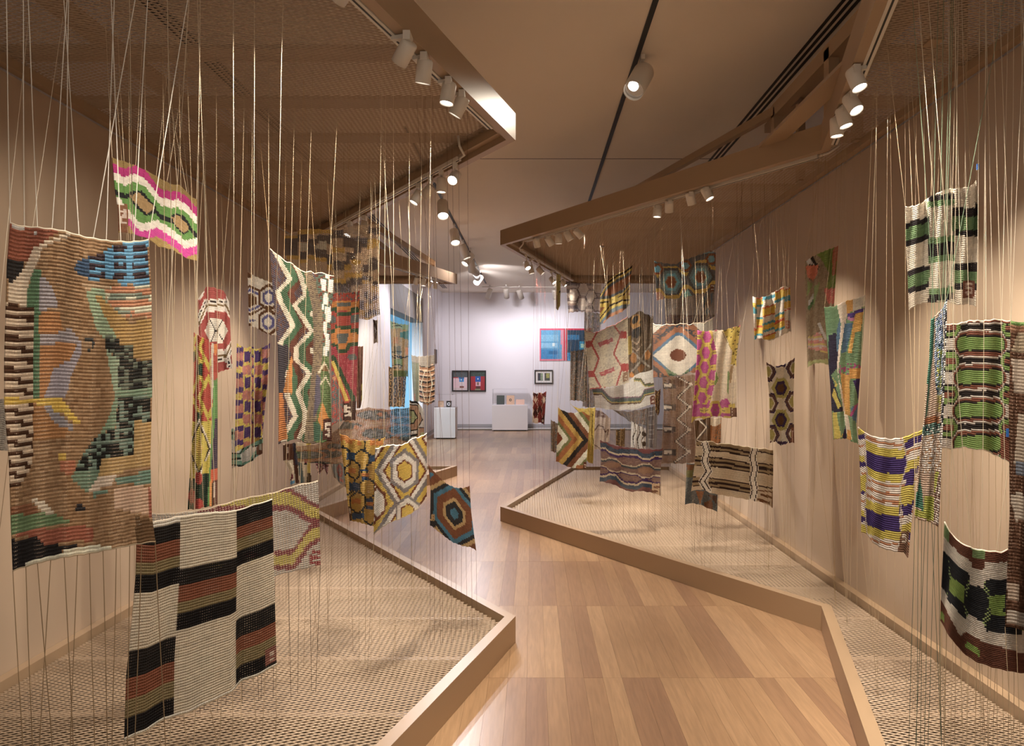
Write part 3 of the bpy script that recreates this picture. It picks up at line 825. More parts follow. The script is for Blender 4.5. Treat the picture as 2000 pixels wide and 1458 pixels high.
# ------------------------------------------------------------------ the panels, left side
def left_collage(k):
    k.crop(0, 420, 4.05); Bq = 1377
    def PB(c, *f): k.P(c, *[v + (Bq if i % 2 else 0) for i, v in enumerate(f)])
    k.speck('7c5834', .3); k.speck('8e6a44', .25)
    k.P('84452c', 80, 80, 480, 120, 330, 230, 210, 380, 60, 330)
    k.P('c8b498', 85, 85, 300, 130, 300, 150, 85, 110)
    k.P('2c2724', 50, 330, 210, 390, 65, 570)
    k.P('b29a7e', 380, 200, 560, 140, 560, 170, 400, 230, 340, 270, 280, 420, 230, 520, 220, 730, 60, 700, 60, 560, 200, 420, 260, 270)
    k.P('4f6a48', 270, 420, 325, 430, 312, 1450, 258, 1450, 270, 740, 215, 730, 220, 600)
    k.P('847876', 318, 480, 380, 520, 440, 640, 460, 720, 312, 770)
    m = k.poly_mask((20, 700, 272, 735, 270, 1400, 262, 1900, 240, 2020, 150, 2160, 20, 2180))
    k.stripes([('462a18', .44), ('b09678', .56)], 83, 702, mask=m, warp=-(k.a * .08))
    k.P('9a6430', 312, 780, 470, 770, 520, 1000, 600, 1020, 590, 1150, 430, 1230, 340, 1450, 312, 1450)
    k.P('8a7c78', 312, 940, 460, 930, 520, 1010, 312, 1030); k.P('827470', 460, 920, 560, 900, 640, 1010, 590, 1030, 460, 990)
    k.P('86797a', 620, 1000, 650, 1060, 570, 1260, 520, 1450, 350, 1450, 420, 1230, 560, 1140)
    bl = k.poly_mask((930, 230, 1170, 212, 1187, 552, 960, 555, 930, 525, 700, 510, 575, 440, 620, 360, 760, 320, 840, 290, 870, 260))
    k.put(bl, '4a7c94'); k.stripes([('382a2c', .52), ('4c8098', .48)], 72, 318, mask=bl & (k.b < 500) & ((k.a < 830) | (k.a > 900)))
    k.put(bl & (k.a < 700), '34465a'); k.put(bl & (k.a > 1000) & (k.a < 1050), '4c8098')
    k.P('a0805c', 640, 540, 960, 560, 1190, 560, 1205, 810, 840, 840); k.stripes([('a66a44', .5), ('c0a486', .5)], 95, 580, mask=k.poly_mask((830, 580, 1190, 565, 1205, 815, 1000, 800, 860, 700)))
    k.P('6e7460', 860, 635, 1190, 625, 1190, 655, 860, 668); k.P('6e7460', 910, 740, 1030, 760, 1040, 800, 920, 780)
    k.P('7e8a68', 670, 590, 830, 595, 880, 860, 940, 965, 830, 985, 760, 900, 700, 700)
    k.P('9a7436', 740, 630, 800, 640, 880, 730, 1030, 860, 1200, 825, 1200, 1145, 1060, 1145, 1050, 1030, 950, 1030, 880, 890)
    dk = k.poly_mask((830, 960, 940, 970, 945, 1040, 1050, 1030, 1060, 1150, 1200, 1150, 1200, 1450, 930, 1450, 940, 1150, 840, 1060))
    k.put(dk, '5a5e4c'); k.speck('2a2823', .5, dk)
    k.P('7f8b6c', 845, 1070, 940, 1150, 932, 1450, 915, 1450, 860, 1180)
    k.E('3a3834', 700, 1020, 45, 55); k.speck('8a6a48', .4, (k.a > 640) & (k.a < 760) & (k.b > 950) & (k.b < 1090))
    PB('6a7c5e', 930, 0, 1205, 0, 1195, 60, 930, 70, 920, 300, 780, 370, 860, 240)
    dk = k.poly_mask([v + (Bq if i % 2 else 0) for i, v in enumerate((930, 70, 1190, 60, 1190, 250, 1060, 260, 1060, 520, 800, 550, 800, 640, 590, 640, 620, 570, 760, 380, 920, 310))])
    k.put(dk, '62705e'); k.speck('26241f', .52, dk)
    PB('a07c42', 1060, 260, 1190, 250, 1185, 620, 780, 690, 810, 550, 1060, 520)
    PB('62735a', 560, 690, 600, 640, 800, 640, 770, 720, 700, 830, 580, 730)
    PB('b09a82', 780, 700, 930, 680, 880, 760, 690, 830); PB('5c7460', 910, 715, 1195, 640, 1195, 760, 910, 745); PB('5c7460', 730, 830, 880, 790, 840, 830, 740, 860)
    PB('a98668', 900, 790, 1195, 765, 1195, 1010, 900, 940)
    PB('8a4a34', 1165, 790, 1197, 790, 1195, 1010, 1170, 1010)
    PB('8f5e2c', 265, 115, 340, 120, 440, 270, 580, 330, 480, 400, 265, 400)
    PB('7c7270', 330, 120, 400, 120, 580, 300, 580, 335, 440, 275)
    PB('b89018', 25, 72, 495, 80, 632, 270, 592, 285, 500, 190, 430, 180, 400, 122, 25, 122)
    k.E('b08a20', 498, 535 + Bq, 32, 38); PB('9a5a38', 480, 580, 590, 560, 600, 640, 540, 690, 480, 650)
    PB('b09c82', 240, 870, 340, 880, 450, 1000, 380, 1010, 300, 940)
    PB('7a4a2a', 85, 930, 270, 915, 310, 980, 85, 1000)
    PB('5d7046', 85, 1000, 340, 985, 460, 1000, 565, 1060, 240, 1130, 85, 1140)
    PB('8c4a30', 90, 1160, 240, 1110, 740, 1085, 740, 1200, 350, 1230, 290, 1170)
    PB('241f1d', 90, 1200, 290, 1170, 350, 1230, 620, 1240, 480, 1290, 300, 1370, 100, 1450)
    k.E('2e2a2a', 630, 942 + Bq, 45, 22)
    PB('b8a48a', 300, 1350, 480, 1290, 700, 1240, 880, 1240, 900, 1300, 100, 1480, 110, 1430)
    PB('5a3e22', 1070, 1010, 1215, 1040, 1225, 1230, 1080, 1225)
panel('largest panel, brown patchwork with blue patch and yellow streak, nearest at left edge', 'L',
      [(20, 436), (40, 442), (70, 444), (120, 450), (165, 463), (215, 471), (255, 473), (290, 469)],
      [(25, 1115), (75, 1100), (120, 1090), (185, 1080), (265, 1064), (303, 1058)], (1.86, 2.06, 1.86, 2.02), 96, 88, '86623c', left_collage,
      left=[(14, 520), (9, 700), (9, 790), (18, 900), (22, 1030)], right=[(296, 560), (297, 760), (293, 900), (296, 1010)], 
      ntop=11, nbot=12, cord='e0d4c0', bcord='c8b89c', kind=1, ctop='f2ece2', cbot='8a7458', sr=.0014, slant=.035, rib=.002, gain=1.3)
def checker(k):
    k.crop(200, 900, 2.613)
    # three columns of blocks, each colour band slanting with the cloth
    for x0, x1, q in ((0, .315, [(0, .03, 'd8ccb8'), (.03, .33, 'B'), (.33, .60, 'W'), (.60, 1, 'B')]), (.315, .72, [(0, .26, 'W'), (.26, .57, 'B'), (.57, 1, 'W')]),
                      (.72, 1, [(0, .32, 'B'), (.32, .62, 'W'), (.62, 1, 'B')])):
        for v0, v1, t in q:
            k.uv(); h = v1 - v0
            if t == 'W': k.R('c9b698', x0, v0, x1, v1)
            elif t == 'B':
                for c, a, b in (('2a2522', 0, .29), ('8a4a2c', .29, .54), ('857044', .54, .74), ('211d1c', .74, 1)):
                    k.R(c, x0, v0 + h * a, x1, v0 + h * b)
            else: k.R(t, x0, v0, x1, v1)
    k.uv()
    k.R('8e5444', .93, .88, 1, .975); k.R('c0a48c', .95, .90, .98, .93); k.R('c0a48c', .95, .94, .99, .96)
    k.R('cfc2ac', 0, .985, 1, 1)
panel('black, rust and cream checkerboard panel hanging low at front left', 'L',
      [(268, 1015), (300, 1020), (345, 1010), (400, 1003), (460, 998), (500, 985), (531, 976)],
      [(243, 1447), (280, 1432), (320, 1407), (365, 1394), (420, 1368), (450, 1355), (470, 1333), (510, 1318), (540, 1300)], (2.18, 2.62, 2.15, 2.68), 66, 72, 'c9b698', checker,
      left=[(265, 1130), (255, 1240), (247, 1320)], ntop=8, nbot=14, cord='e6dccc', bcord='d0c0a4', kind=1, ctop='d8c8b0', cbot='b8a488', sr=.0013, rib=.003, gain=0.72)
def grey_arch(k):
    k.crop(540, 860, 5.4)
    m, y = '7e3a3a', 'b09a34'
    k.L(m, 225, -700, 640, 120, 620, 390, 790, 600, 790)
    k.L(y, 150, -700, 645, 120, 625, 390, 795, 600, 795)
    k.P('a99a88', -1500, 720, 130, 705, 370, 880, 190, 1190, -1500, 1300)
    k.L(m, 60, -900, 730, 130, 715, 370, 850, 440, 870); k.L(m, 70, 440, 880, 370, 930, 190, 1190, -900, 1260)
    k.L(y, 100, 450, 960, 370, 1010, 190, 1260, -900, 1330); k.L(m, 50, 450, 1050, 350, 1110, 180, 1340, -900, 1410)
    k.R('8a2c30', 370, 1165, 470, 1200); k.R('8a2c30', 370, 1225, 470, 1260); k.R('8a2c30', 365, 1285, 460, 1315); k.R('8a2c30', 360, 1200, 385, 1310)
panel('grey gauze panel with yellow and maroon arch behind black checkerboard panel', 'L',
      [(262, 1003), (330, 1004), (400, 996), (470, 975), (530, 964), (580, 948), (621, 940)], [(300, 1170), (400, 1160), (530, 1128), (560, 1120), (626, 1104)],
      (2.85, 3.12, 2.85, 3.12), 62, 40, 'ab9c8a', grey_arch, ntop=12, nbot=16, cord='b8a894', kind=2, ctop='c0ac90', cbot='4a3a2c', slant=.02, gain=0.75)
def pinkgreen(k):
    k.crop(200, 300, 6.625)
    # scalloped stripes follow a step curve running down to the right
    q = k.b - np.interp(k.a, [130, 290, 380, 450, 560, 740, 880, 970, 1090, 1210], [130, 200, 160, 160, 230, 450, 500, 480, 560, 700])
    k.bands(q, [('8a6a32', 0), ('b01468', 108), ('d6c4b0', 215), ('5d8a38', 330), ('2b2a28', 395), ('5d8a38', 480), ('5d8a38', 1e9)])
    lo = k.b - np.interp(k.a, [200, 330, 480, 560, 700, 820, 940, 1070, 1130, 1230], [560, 720, 900, 900, 860, 930, 1010, 1130, 1110, 1090])
    k.bands(lo, [(None, 0), ('d8c8b4', 105), ('d02a8c', 215), ('a8843e', 1e9)])
    for pts, inn in (((320, 520, 440, 500, 500, 480, 560, 540, 690, 690, 690, 770, 560, 810, 420, 690), (340, 545, 480, 510, 560, 590, 680, 700, 570, 775, 430, 650)),
                     ((880, 800, 970, 770, 1050, 810, 1125, 910, 1115, 1000, 1040, 1055, 900, 900), (890, 830, 980, 800, 1100, 920, 1105, 990, 1040, 1030, 940, 920))):
        k.P('2b2a28', *pts); k.P('a27c48', *inn)
    k.P('8a5636', 205, 660, 325, 660, 330, 1030, 205, 1010)
    for a in ((225, 730, 300, 760), (275, 760, 310, 830), (225, 800, 300, 830), (225, 830, 245, 900), (225, 880, 310, 905)): k.R('d0b4a0', *a)
panel('pink, green and white scalloped panel high on the left', 'L', [(219, 308), (240, 314), (262, 322), (290, 335), (330, 358), (352, 362), (372, 382), (384, 390)],
      [(232, 455), (252, 456), (290, 467), (310, 483), (335, 488), (360, 503), (374, 509), (385, 510)], (2.85, 3.25, 2.85, 3.25), 54, 40, '8a6a32', pinkgreen,
      left=[(224, 365), (231, 410)], ntop=9, nbot=12, ctop='d8c8ae', cbot='b8a488', kind=0, rip=.01, gain=0.72)
def redhex(k):
    k.crop(360, 540, 7.29)
    r, wh = 'a4453c', 'd2c2b0'
    k.put(k.a > -1e9, r)
    for lim, c in ((1.62, wh), (1.52, '3c302a'), (1.47, wh), (1.36, '7a5c34'), (1.26, wh), (1.16, r), (.72, 'cfc0aa')):
        k.put(k.hexm(455, 775, 235, 235, True) < lim, c) if lim <= 1.16 else k.put(k.hexm(455, 775, 235, 300, True) < lim * .92, c)
    k.P(wh, 560, 150, 640, 200, 640, 480); k.P(wh, 190, 150, 310, 150, 240, 330, 190, 330)
    k.P(wh, 600, 1300, 640, 1080, 690, 1310, 690, 1330)
    for a in ((440, 760, 350, 610), (470, 760, 545, 620), (440, 800, 370, 940), (470, 800, 550, 915)): k.L('3a302a', 12, *a)
    k.R('2e2624', 432, 755, 485, 795); k.R('3a3434', 622, 1215, 655, 1250); k.R('3a3434', 628, 1265, 655, 1295)
panel('red and white panel with large hexagon on left wall side', 'L', [(386, 585), (402, 562), (405, 559), (420, 562), (437, 568), (447, 590)], [(400, 733), (424, 729), (440, 724), (454, 720)],
      (3.65, 3.75, 3.65, 3.75), 40, 44, 'a4453c', redhex, left=[(388, 620), (390, 690)], right=[(450, 650), (452, 690)], ntop=7, nbot=8, kind=0, ctop='c8b8a0', cbot='a8967c', name='knitted_panel', gain=0.85)
def diamonds(k):
    k.crop(350, 640, 3.94)
    yl, rd, gn = 'b09a1c', 'a03626', '28402c'
    k.put(k.b < 720, rd)
    for cx, cy in ((170, 130), (160, 520), (225, 150), (222, 540)):
        k.D(cx, cy, 80, 190, [(yl, 1), (rd, .66)])
    k.R(gn, 140, 280, 180, 370); k.R(gn, 140, 650, 170, 740); k.R('243428', 110, 180, 122, 260)
    k.D(155, 930, 95, 230, [('b8a890', 1), ('3a3024', .86), (yl, .76), ('b8942a', .3)])
    k.put((k.b > 720) & (k.b < 830) & (k.a < 115), yl); k.put((k.b > 1030) & (k.b < 1160) & (k.a < 120), yl); k.put((k.b > 1030) & (k.b < 1150) & (k.a > 175) & (k.a < 215), yl)
    m = k.b > 1130
    k.put(m & (k.a < 260), '243426'); k.E('9a2e22', 150, 1160, 26, 50); k.E('9a2e22', 100, 1300, 26, 60); k.E('9a2e22', 150, 1370, 40, 50); k.E(yl, 100, 1140, 25, 30)
    k.P('b0a08a', 245, 100, 262, 100, 262, 420, 245, 700); k.P('c06a22', 262, 120, 300, 130, 295, 380, 262, 400); k.P('a03a28', 262, 200, 280, 220, 300, 130, 300, 390, 262, 400)
    k.P('4e7838', 262, 410, 300, 390, 300, 690, 225, 1390, 215, 1390, 240, 900); k.P('5a9040', 262, 450, 275, 450, 262, 1000)
    k.P('3c3040', 275, 700, 300, 690, 298, 1100, 240, 1130); k.P('b84a20', 240, 1100, 295, 1090, 290, 1180, 240, 1200)
    k.P('5a3020', 255, 1180, 292, 1170, 290, 1370, 255, 1370); k.R('c0a894', 264, 1190, 276, 1310)
    k.P('c07828', 235, 1180, 250, 1170, 248, 1380, 230, 1390)
panel('tall narrow red, yellow and dark green diamond panel on the left', 'L', [(379, 650), (392, 658), (403, 662), (412, 670), (424, 672)], [(367, 996), (385, 996), (397, 992), (413, 990), (424, 986)],
      (3.3, 3.42, 3.3, 3.42), 36, 84, 'b09a1c', diamonds, left=[(378, 740), (376, 820), (371, 920)], right=[(425, 760), (424, 900)], ntop=6, nbot=6, kind=1, ctop='d0c0a8', cbot='9a8668', bulge=.05)

def brownhex(k):
    k.crop(440, 520, 3.645)
    k.put(k.a > -1e9, 'c4b4a0')
    for cx, cy in ((310, 225), (305, 400), (190, 250)):
        k.X(cx, cy, 68, 100, [('5e3a1e', 1.05), ('bfb09e', .80), ('56507a', .6), ('c0b2a0', .36)], False)
    k.X(175, 245, 105, 110, [('5e3a1e', 1.0), ('bfb09e', .85), ('56507a', .75), ('bfb09e', .58), ('5e3a1e', .46)], False)
    k.X(310, 225, 75, 100, [('5e3a1e', 1.0), ('c0b2a0', .78), ('56507a', .58), ('c4b6a4', .36)], False)
    k.R('5e3a1e', 285, 285, 330, 330); k.R('5e3a1e', 160, 40, 190, 85); k.R('56507a', 170, 160, 200, 180); k.R('56507a', 170, 380, 215, 395); k.R('5e3a1e', 165, 405, 190, 450)
panel('white, brown and violet hexagon panel beside the zigzag panel', 'L', [(484, 532), (500, 540), (515, 546), (540, 556), (548, 565)], [(486, 637), (500, 641), (515, 650), (530, 656), (548, 655)],
      (4.2, 4.25, 4.2, 4.25), 40, 40, 'c4b4a0', brownhex, ntop=8, nbot=8, kind=0, ctop='8a7862', cbot='8a7862', sr=.0012, slant=.02)

def purpleyellow(k):
    k.crop(440, 520, 3.645)
    y, p, r = 'b8a22e', '4a3060', 'a8655a'
    k.stripes([(y, .26), (p, .2), (r, .34), (p, .2)], 187, 540, mask=(k.a < 130) | (k.a > 255), warp=k.a * .12)
    for cx, x in ((158, 55), (232, 50)):
        for cy in (645, 830, 1000, 1185):
            k.put((np.abs(k.a - cx) < 30) & (np.abs(k.b - cy) < 66), y); k.put((np.abs(k.a - cx) < 22) & (np.abs(k.b - cy) < 38), p)
        for cy in (740, 920, 1090): k.put((np.abs(k.a - cx) < 34) & (np.abs(k.b - cy) < 34), r)
    for cy in (750, 915, 1080, 610): k.put(k.hexm(196, cy, 14, 40) < 1, p); k.put(k.hexm(196, cy, 9, 26) < 1, y)
    k.speck('b8704a', .15, k.C[..., 0] > .3)
panel('purple, yellow and salmon gridded panel over left wall', 'L', [(463, 671), (478, 680), (492, 676), (500, 682), (515, 678), (527, 671)], [(460, 884), (475, 876), (492, 868), (503, 862), (511, 858)],
      (3.85, 3.95, 3.85, 3.95), 38, 56, 'a8655a', purpleyellow, left=[(462, 740), (460, 830)], right=[(522, 750), (513, 840)], ntop=9, nbot=6, kind=1, ctop='8a7862', bulge=-.04, slant=.025)

def greenhex(k):
    k.crop(440, 520, 3.645)
    k.L('6a9682', 44, 40, 1355, 110, 1355, 150, 1280, 270, 1250); k.L('2a3430', 10, 40, 1332, 105, 1335, 145, 1270, 270, 1225); k.L('2a3430', 12, 40, 1375, 115, 1372, 165, 1290, 270, 1272)
    k.L('6a9682', 40, 40, 1395, 120, 1410, 170, 1395, 200, 1350, 270, 1300); k.L('2a3430', 10, 40, 1415, 120, 1425, 180, 1405, 215, 1345)
    k.P('d0c4b2', 105, 1345, 190, 1275, 205, 1320, 175, 1385, 120, 1400)
    k.R('6a9682', 45, 1160, 70, 1240); k.R('2a3430', 45, 1180, 70, 1200)
    k.P('80503a', 218, 1290, 268, 1260, 268, 1340, 222, 1345); k.R('d0b8a8', 245, 1268, 262, 1310)
panel('white and mint green hexagon panel peeking below the purple gridded panel', 'L', [(452, 836), (462, 840), (490, 846), (513, 850)], [(453, 915), (470, 913), (490, 903), (513, 886)],
      (4.2, 4.25, 4.2, 4.25), 36, 34, 'cfc2b0', greenhex, ntop=4, nbot=8, kind=0, ctop='8a7862', cbot='9a8668')

def zigzag(k):
    k.crop(510, 470, 6.34)
    br, gn, cr, pl = '5a3020', '3c5638', 'b6a286', '4a3e44'
    # zigzag lines run downwards; q grows to the right of a zigzag
    zx = np.interp(k.b, [60, 620, 1040, 1390, 1560, 2020, 2380], [-60, 175, 0, 330, 0, 340, 60])
    path1 = np.interp(k.b, [70, 480, 640, 760, 1060, 1260, 1420, 1700, 1930, 2180, 2400], [100, 320, 170, 210, 360, 210, 180, 300, 290, 390, 250])
    path2 = np.interp(k.b, [270, 470, 670, 800, 1120, 1330, 1480, 1650, 1880, 2150, 2330, 2500], [380, 470, 520, 380, 590, 400, 400, 560, 420, 520, 500, 410])
    k.put(k.a > -1e9, pl); n = k.rs.rand(*k.C.shape[:2])
    k.put((n > .72) & (k.a < 640), '5c3a2a')
    for pth in (path1, path2):
        d = k.a - pth
        k.bands(d, [(None, 0), (cr, 66), (gn, 150), (br, 235), (None, 1e9)])
    k.put((k.a > 540) & (k.b < 880) & (k.a < np.interp(k.b, [400, 900], [590, 640])) & (k.a > np.interp(k.b, [400, 560, 900], [400, 560, 540])), gn)
    k.R(cr, 600, 880, 660, 940); k.R(cr, 600, 1340, 645, 1400)
    x0 = np.interp(k.b, [380, 900, 1400, 2480], [530, 640, 650, 530]); x1 = np.interp(k.b, [380, 900, 1400, 2000, 2480], [650, 760, 760, 700, 670])
    tr = (k.a > x0) & (k.a < x1); k.put(tr, '7a6448'); k.speck('665240', .3, tr)
    k.P('544a50', 620, 390, 735, 430, 740, 620, 700, 560)
    rg = (k.a > x1) & (k.b > 420)
    k.put(rg & (k.b < 1440), '54604e'); k.speck('6a3826', .35, rg & (k.b < 1440))
    for a in ((740, 480, 800, 620), (825, 490, 895, 640), (765, 660, 825, 800), (750, 780, 775, 860), (790, 820, 865, 1010), (770, 1000, 810, 1180), (790, 1160, 845, 1360), (765, 1320, 820, 1440), (790, 420, 850, 470)):
        k.R('d4c6b0', *a)
    k.put(rg & (k.b >= 1440), '4d5c30'); k.speck('5e6e3c', .3, rg & (k.b >= 1440))
    for a in ((710, 1640, 780, 1520, 840, 1620, 870, 1680), (715, 1800, 800, 1690, 860, 1810)): k.L('b8a684', 24, *a)
    k.P('6a4a26', 745, 1600, 790, 1540, 830, 1600, 830, 1630, 750, 1630)
    k.P('544a54', 680, 1640, 730, 1700, 735, 2000, 690, 2120, 640, 2240, 650, 2150)
    k.P('b06c1c', 755, 1990, 840, 2210, 765, 2230, 760, 2390, 700, 2230)
    k.P('38523c', 650, 2260, 720, 2260, 760, 2400, 750, 2470, 650, 2500)
    k.glyph('5', 762, 2210, 880, 2475, 'c0a890', '4a281e')
    # left lower: orange wedges and dark grey
    k.P('3c3436', 205, 1290, 330, 1300, 370, 1420, 300, 1640, 270, 1890, 215, 1890)
    k.P('b06a1c', 370, 1420, 385, 1480, 380, 1905, 270, 1895); k.P('a85e1a', 215, 1890, 268, 1890, 290, 2140, 330, 2470, 215, 2480)
panel('large dark zigzag panel with grey trunk stripe and orange wedges', 'L', [(527, 486), (545, 500), (560, 512), (570, 514), (585, 527), (596, 531), (606, 530), (614, 534), (622, 532), (637, 535), (652, 540)],
      [(544, 868), (565, 862), (580, 858), (600, 868), (625, 866), (648, 862)], (3.28, 3.5, 3.28, 3.5), 64, 88, '4a3e44', zigzag,
      left=[(533, 570), (543, 680), (545, 780)], right=[(648, 600), (642, 700), (647, 800)], ntop=7, nbot=8, cord='d8c8b0', kind=1, ctop='c8aa82', cbot='5a4634', slant=.06, gain=0.75)
def gauze(k):
    k.crop(540, 440, 7.29)
    g, y = '4c4440', '94742c'
    for a in ((105, 190, 300, 430), (310, 130, 430, 240), (330, 380, 440, 490), (440, 200, 580, 420), (560, 140, 780, 270), (540, 330, 720, 460), (720, 420, 800, 560), (790, 510, 980, 640), (780, 70, 960, 190), (950, 170, 1290, 320),
              (1100, 200, 1200, 400), (990, 390, 1110, 500), (980, 460, 1050, 560), (1300, 470, 1440, 640), (1210, 560, 1310, 660), (1310, 30, 1470, 130), (820, 830, 1050, 960), (970, 790, 1060, 900), (1040, 750, 1230, 860), (1230, 720, 1350, 770), (1310, 740, 1360, 800),
              (1370, 800, 1440, 860), (1240, 950, 1300, 1040), (1170, 1080, 1240, 1200), (1300, 1050, 1360, 1110), (1370, 1010, 1450, 1060), (1250, 1250, 1310, 1310), (1300, 1210, 1470, 1280)): k.R(g, *a)
    for a in ((105, 150, 310, 190), (300, 60, 560, 130), (560, 60, 780, 120), (145, 430, 330, 490), (440, 430, 560, 490), (340, 490, 440, 540), (560, 460, 720, 520), (720, 560, 800, 640), (790, 320, 960, 390), (960, 560, 1060, 640), (1060, 490, 1200, 560),
              (820, 760, 980, 830), (1300, 200, 1450, 330), (960, 680, 1230, 750), (1230, 770, 1310, 840), (1350, 870, 1450, 960), (1240, 1120, 1300, 1180), (1170, 1200, 1250, 1290), (1250, 1310, 1470, 1340)): k.R(y, *a)
    k.R('a08874', 330, 255, 430, 370); k.R('a08874', 545, 280, 720, 340); k.R('a08874', 610, 230, 720, 350)
panel('see-through grey and ochre gauze panel near the left canopy corner', 'L', [(556, 458), (600, 446), (645, 449), (690, 441), (742, 436)], [(556, 505), (600, 535), (640, 560), (700, 622), (716, 627), (742, 615)],
      (4.25, 4.55, 4.25, 4.55), 50, 50, '8a765e', gauze, left=[(556, 480)], right=[(739, 520), (740, 590)], ntop=12, nbot=4, kind=2, ctop='8a7052', sr=.0012, slant=.02, gain=2.1)
def orangered(k):
    k.crop(630, 560, 5.207)
    o, r, g, b = 'b0691c', '9c3a2a', '35482e', '565852'
    k.R(r, 80, 60, 380, 150); k.speck(b, .25, k.b < 150)
    k.R(o, 80, 150, 380, 215); k.R(b, 145, 170, 285, 205); k.R(g, 80, 210, 140, 260); k.R(o, 145, 205, 290, 250); k.R(g, 140, 255, 290, 295); k.R(g, 285, 215, 380, 265)
    k.R(r, 130, 300, 290, 390); k.R(r, 80, 260, 135, 300); k.R(b, 80, 300, 135, 370); k.R(b, 285, 290, 380, 370); k.R(r, 80, 370, 140, 430); k.R(r, 280, 380, 380, 430)
    k.R(g, 130, 395, 290, 430); k.R(o, 130, 430, 290, 480); k.R(g, 80, 430, 130, 475); k.R(g, 280, 430, 380, 475); k.R(o, 70, 475, 380, 570); k.P(b, 135, 480, 265, 480, 245, 590, 165, 590)
    k.P(o, 120, 570, 260, 580, 240, 640, 150, 640); k.L(g, 34, 70, 585, 140, 600, 160, 660, 240, 660, 270, 590, 380, 585)
    k.P('953038', 80, 620, 140, 620, 160, 690, 240, 690, 280, 620, 380, 610, 340, 1180, 150, 780, 80, 700)
    k.speck('a04848', .25, (k.b > 690) & (k.b < 1150) & (k.a > 180)); k.E(b, 300, 720, 50, 30)
    k.P(g, 80, 690, 120, 700, 340, 1150, 300, 1180, 250, 1060, 100, 770); k.P('b89a30', 85, 760, 120, 760, 265, 1165, 225, 1165)
    m = k.poly_mask((80, 860, 110, 860, 210, 1160, 200, 1390, 80, 1390)); k.put(m, '5c605a'); k.speck('9c4438', .4, m); k.R('b87a50', 95, 920, 135, 950)
    k.P('402a22', 205, 1180, 340, 1170, 330, 1370, 210, 1390)
    for a in ((220, 1215, 285, 1240), (220, 1240, 245, 1270), (220, 1262, 285, 1285), (262, 1280, 288, 1318), (222, 1300, 285, 1318)): k.R('b8a48e', *a)
panel('tall orange, red and dark green panel with numeral patch, right of the zigzag panel', 'L', [(646, 574), (660, 572), (680, 572), (702, 568)], [(648, 832), (662, 824), (676, 822), (694, 822)],
      (3.95, 4.08, 3.95, 4.08), 34, 66, '9c3a2a', orangered, right=[(700, 640), (696, 760)], ntop=6, nbot=5, kind=1, ctop='a8906c', slant=.04)

def ikat(k):
    k.crop(560, 720, 3.8375)
    n = k.rs.rand(*k.C.shape[:2])
    k.put(n > .6, '8a6444'); k.put(n < .12, 'a8805a')
    for cx, cy, rx, ry in ((660, 350, 130, 34), (870, 330, 90, 40), (440, 430, 120, 28), (690, 490, 130, 38), (850, 460, 90, 34), (880, 395, 90, 26), (300, 640, 120, 32), (150, 650, 120, 30), (480, 560, 90, 26), (360, 585, 60, 22), (900, 520, 60, 24), (250, 710, 80, 14)):
        k.E('8f5a2a', cx, cy, rx * 1.25, ry * 1.35); k.E('3c3e34', cx, cy, rx, ry)
        k.speck('5c605a', .35, ((k.a - cx) / rx) ** 2 + ((k.b - cy) / ry) ** 2 < .8)
    for cx, cy in ((700, 345), (340, 610), (520, 440)): k.E('b0682c', cx, cy, 22, 12)
panel('wide sheer brown mottled panel stretching behind the yellow hexagon panel', 'L', [(578, 872), (620, 868), (660, 838), (690, 802), (720, 796), (755, 800), (803, 796)], [(582, 902), (640, 908), (680, 905), (730, 890), (770, 878), (802, 862)],
      (4.2, 4.45, 4.2, 4.45), 70, 34, '9a7650', ikat, ntop=10, nbot=8, kind=2, ctop='c0ac90', cbot='7a664c', slant=.02)

def yellowhex(k):
    k.crop(650, 780, 5.4)
    k.put(k.a > -1e9, 'a8801e'); k.speck('b08c2c', .3)
    nv, o, bl = '2a2c2c', 'aa6418', '26405a'
    sl = 0.16
    for cx, cy in ((305, 650), (205, 755), (365, 950), (265, 1090), (110, 620), (440, 760), (150, 900), (400, 1210), (420, 490)):
        rx, ry = 82, 122
        m = k.hexm(cx, cy, rx, ry, False); k.put(m < 1.06, nv); k.put(m < .88, 'a8801e')
    for a in ((145, 565, 235, 640), (390, 600, 445, 665), (175, 880, 285, 965), (205, 1205, 335, 1265), (355, 1050, 430, 1090), (310, 820, 380, 850), (350, 1130, 430, 1165), (290, 740, 380, 770)): k.R(bl, *a)
    for a in ((165, 730, 250, 780), (200, 1050, 300, 1100), (140, 430, 210, 470), (260, 430, 300, 490), (390, 440, 530, 490), (310, 785, 385, 815), (360, 1095, 430, 1125)): k.R(o, *a)
    k.R('a8661c', 80, 380, 300, 440); k.R('5a3a22', 165, 1130, 200, 1300); k.R('b09478', 175, 1150, 192, 1200)
panel('mustard yellow panel with navy hexagons, left half of the bent pair', 'L', [(664, 848), (675, 850), (685, 857), (705, 861), (730, 860), (752, 855)], [(683, 1018), (700, 1021), (717, 1026), (732, 1030)],
      (3.55, 3.42, 3.55, 3.30), 44, 48, 'a8801e', yellowhex, left=[(668, 880), (676, 950)], right=[(738, 900), (734, 960)], ntop=7, nbot=5, kind=1, ctop='c0ac90', cbot='7a664c', slant=.03)

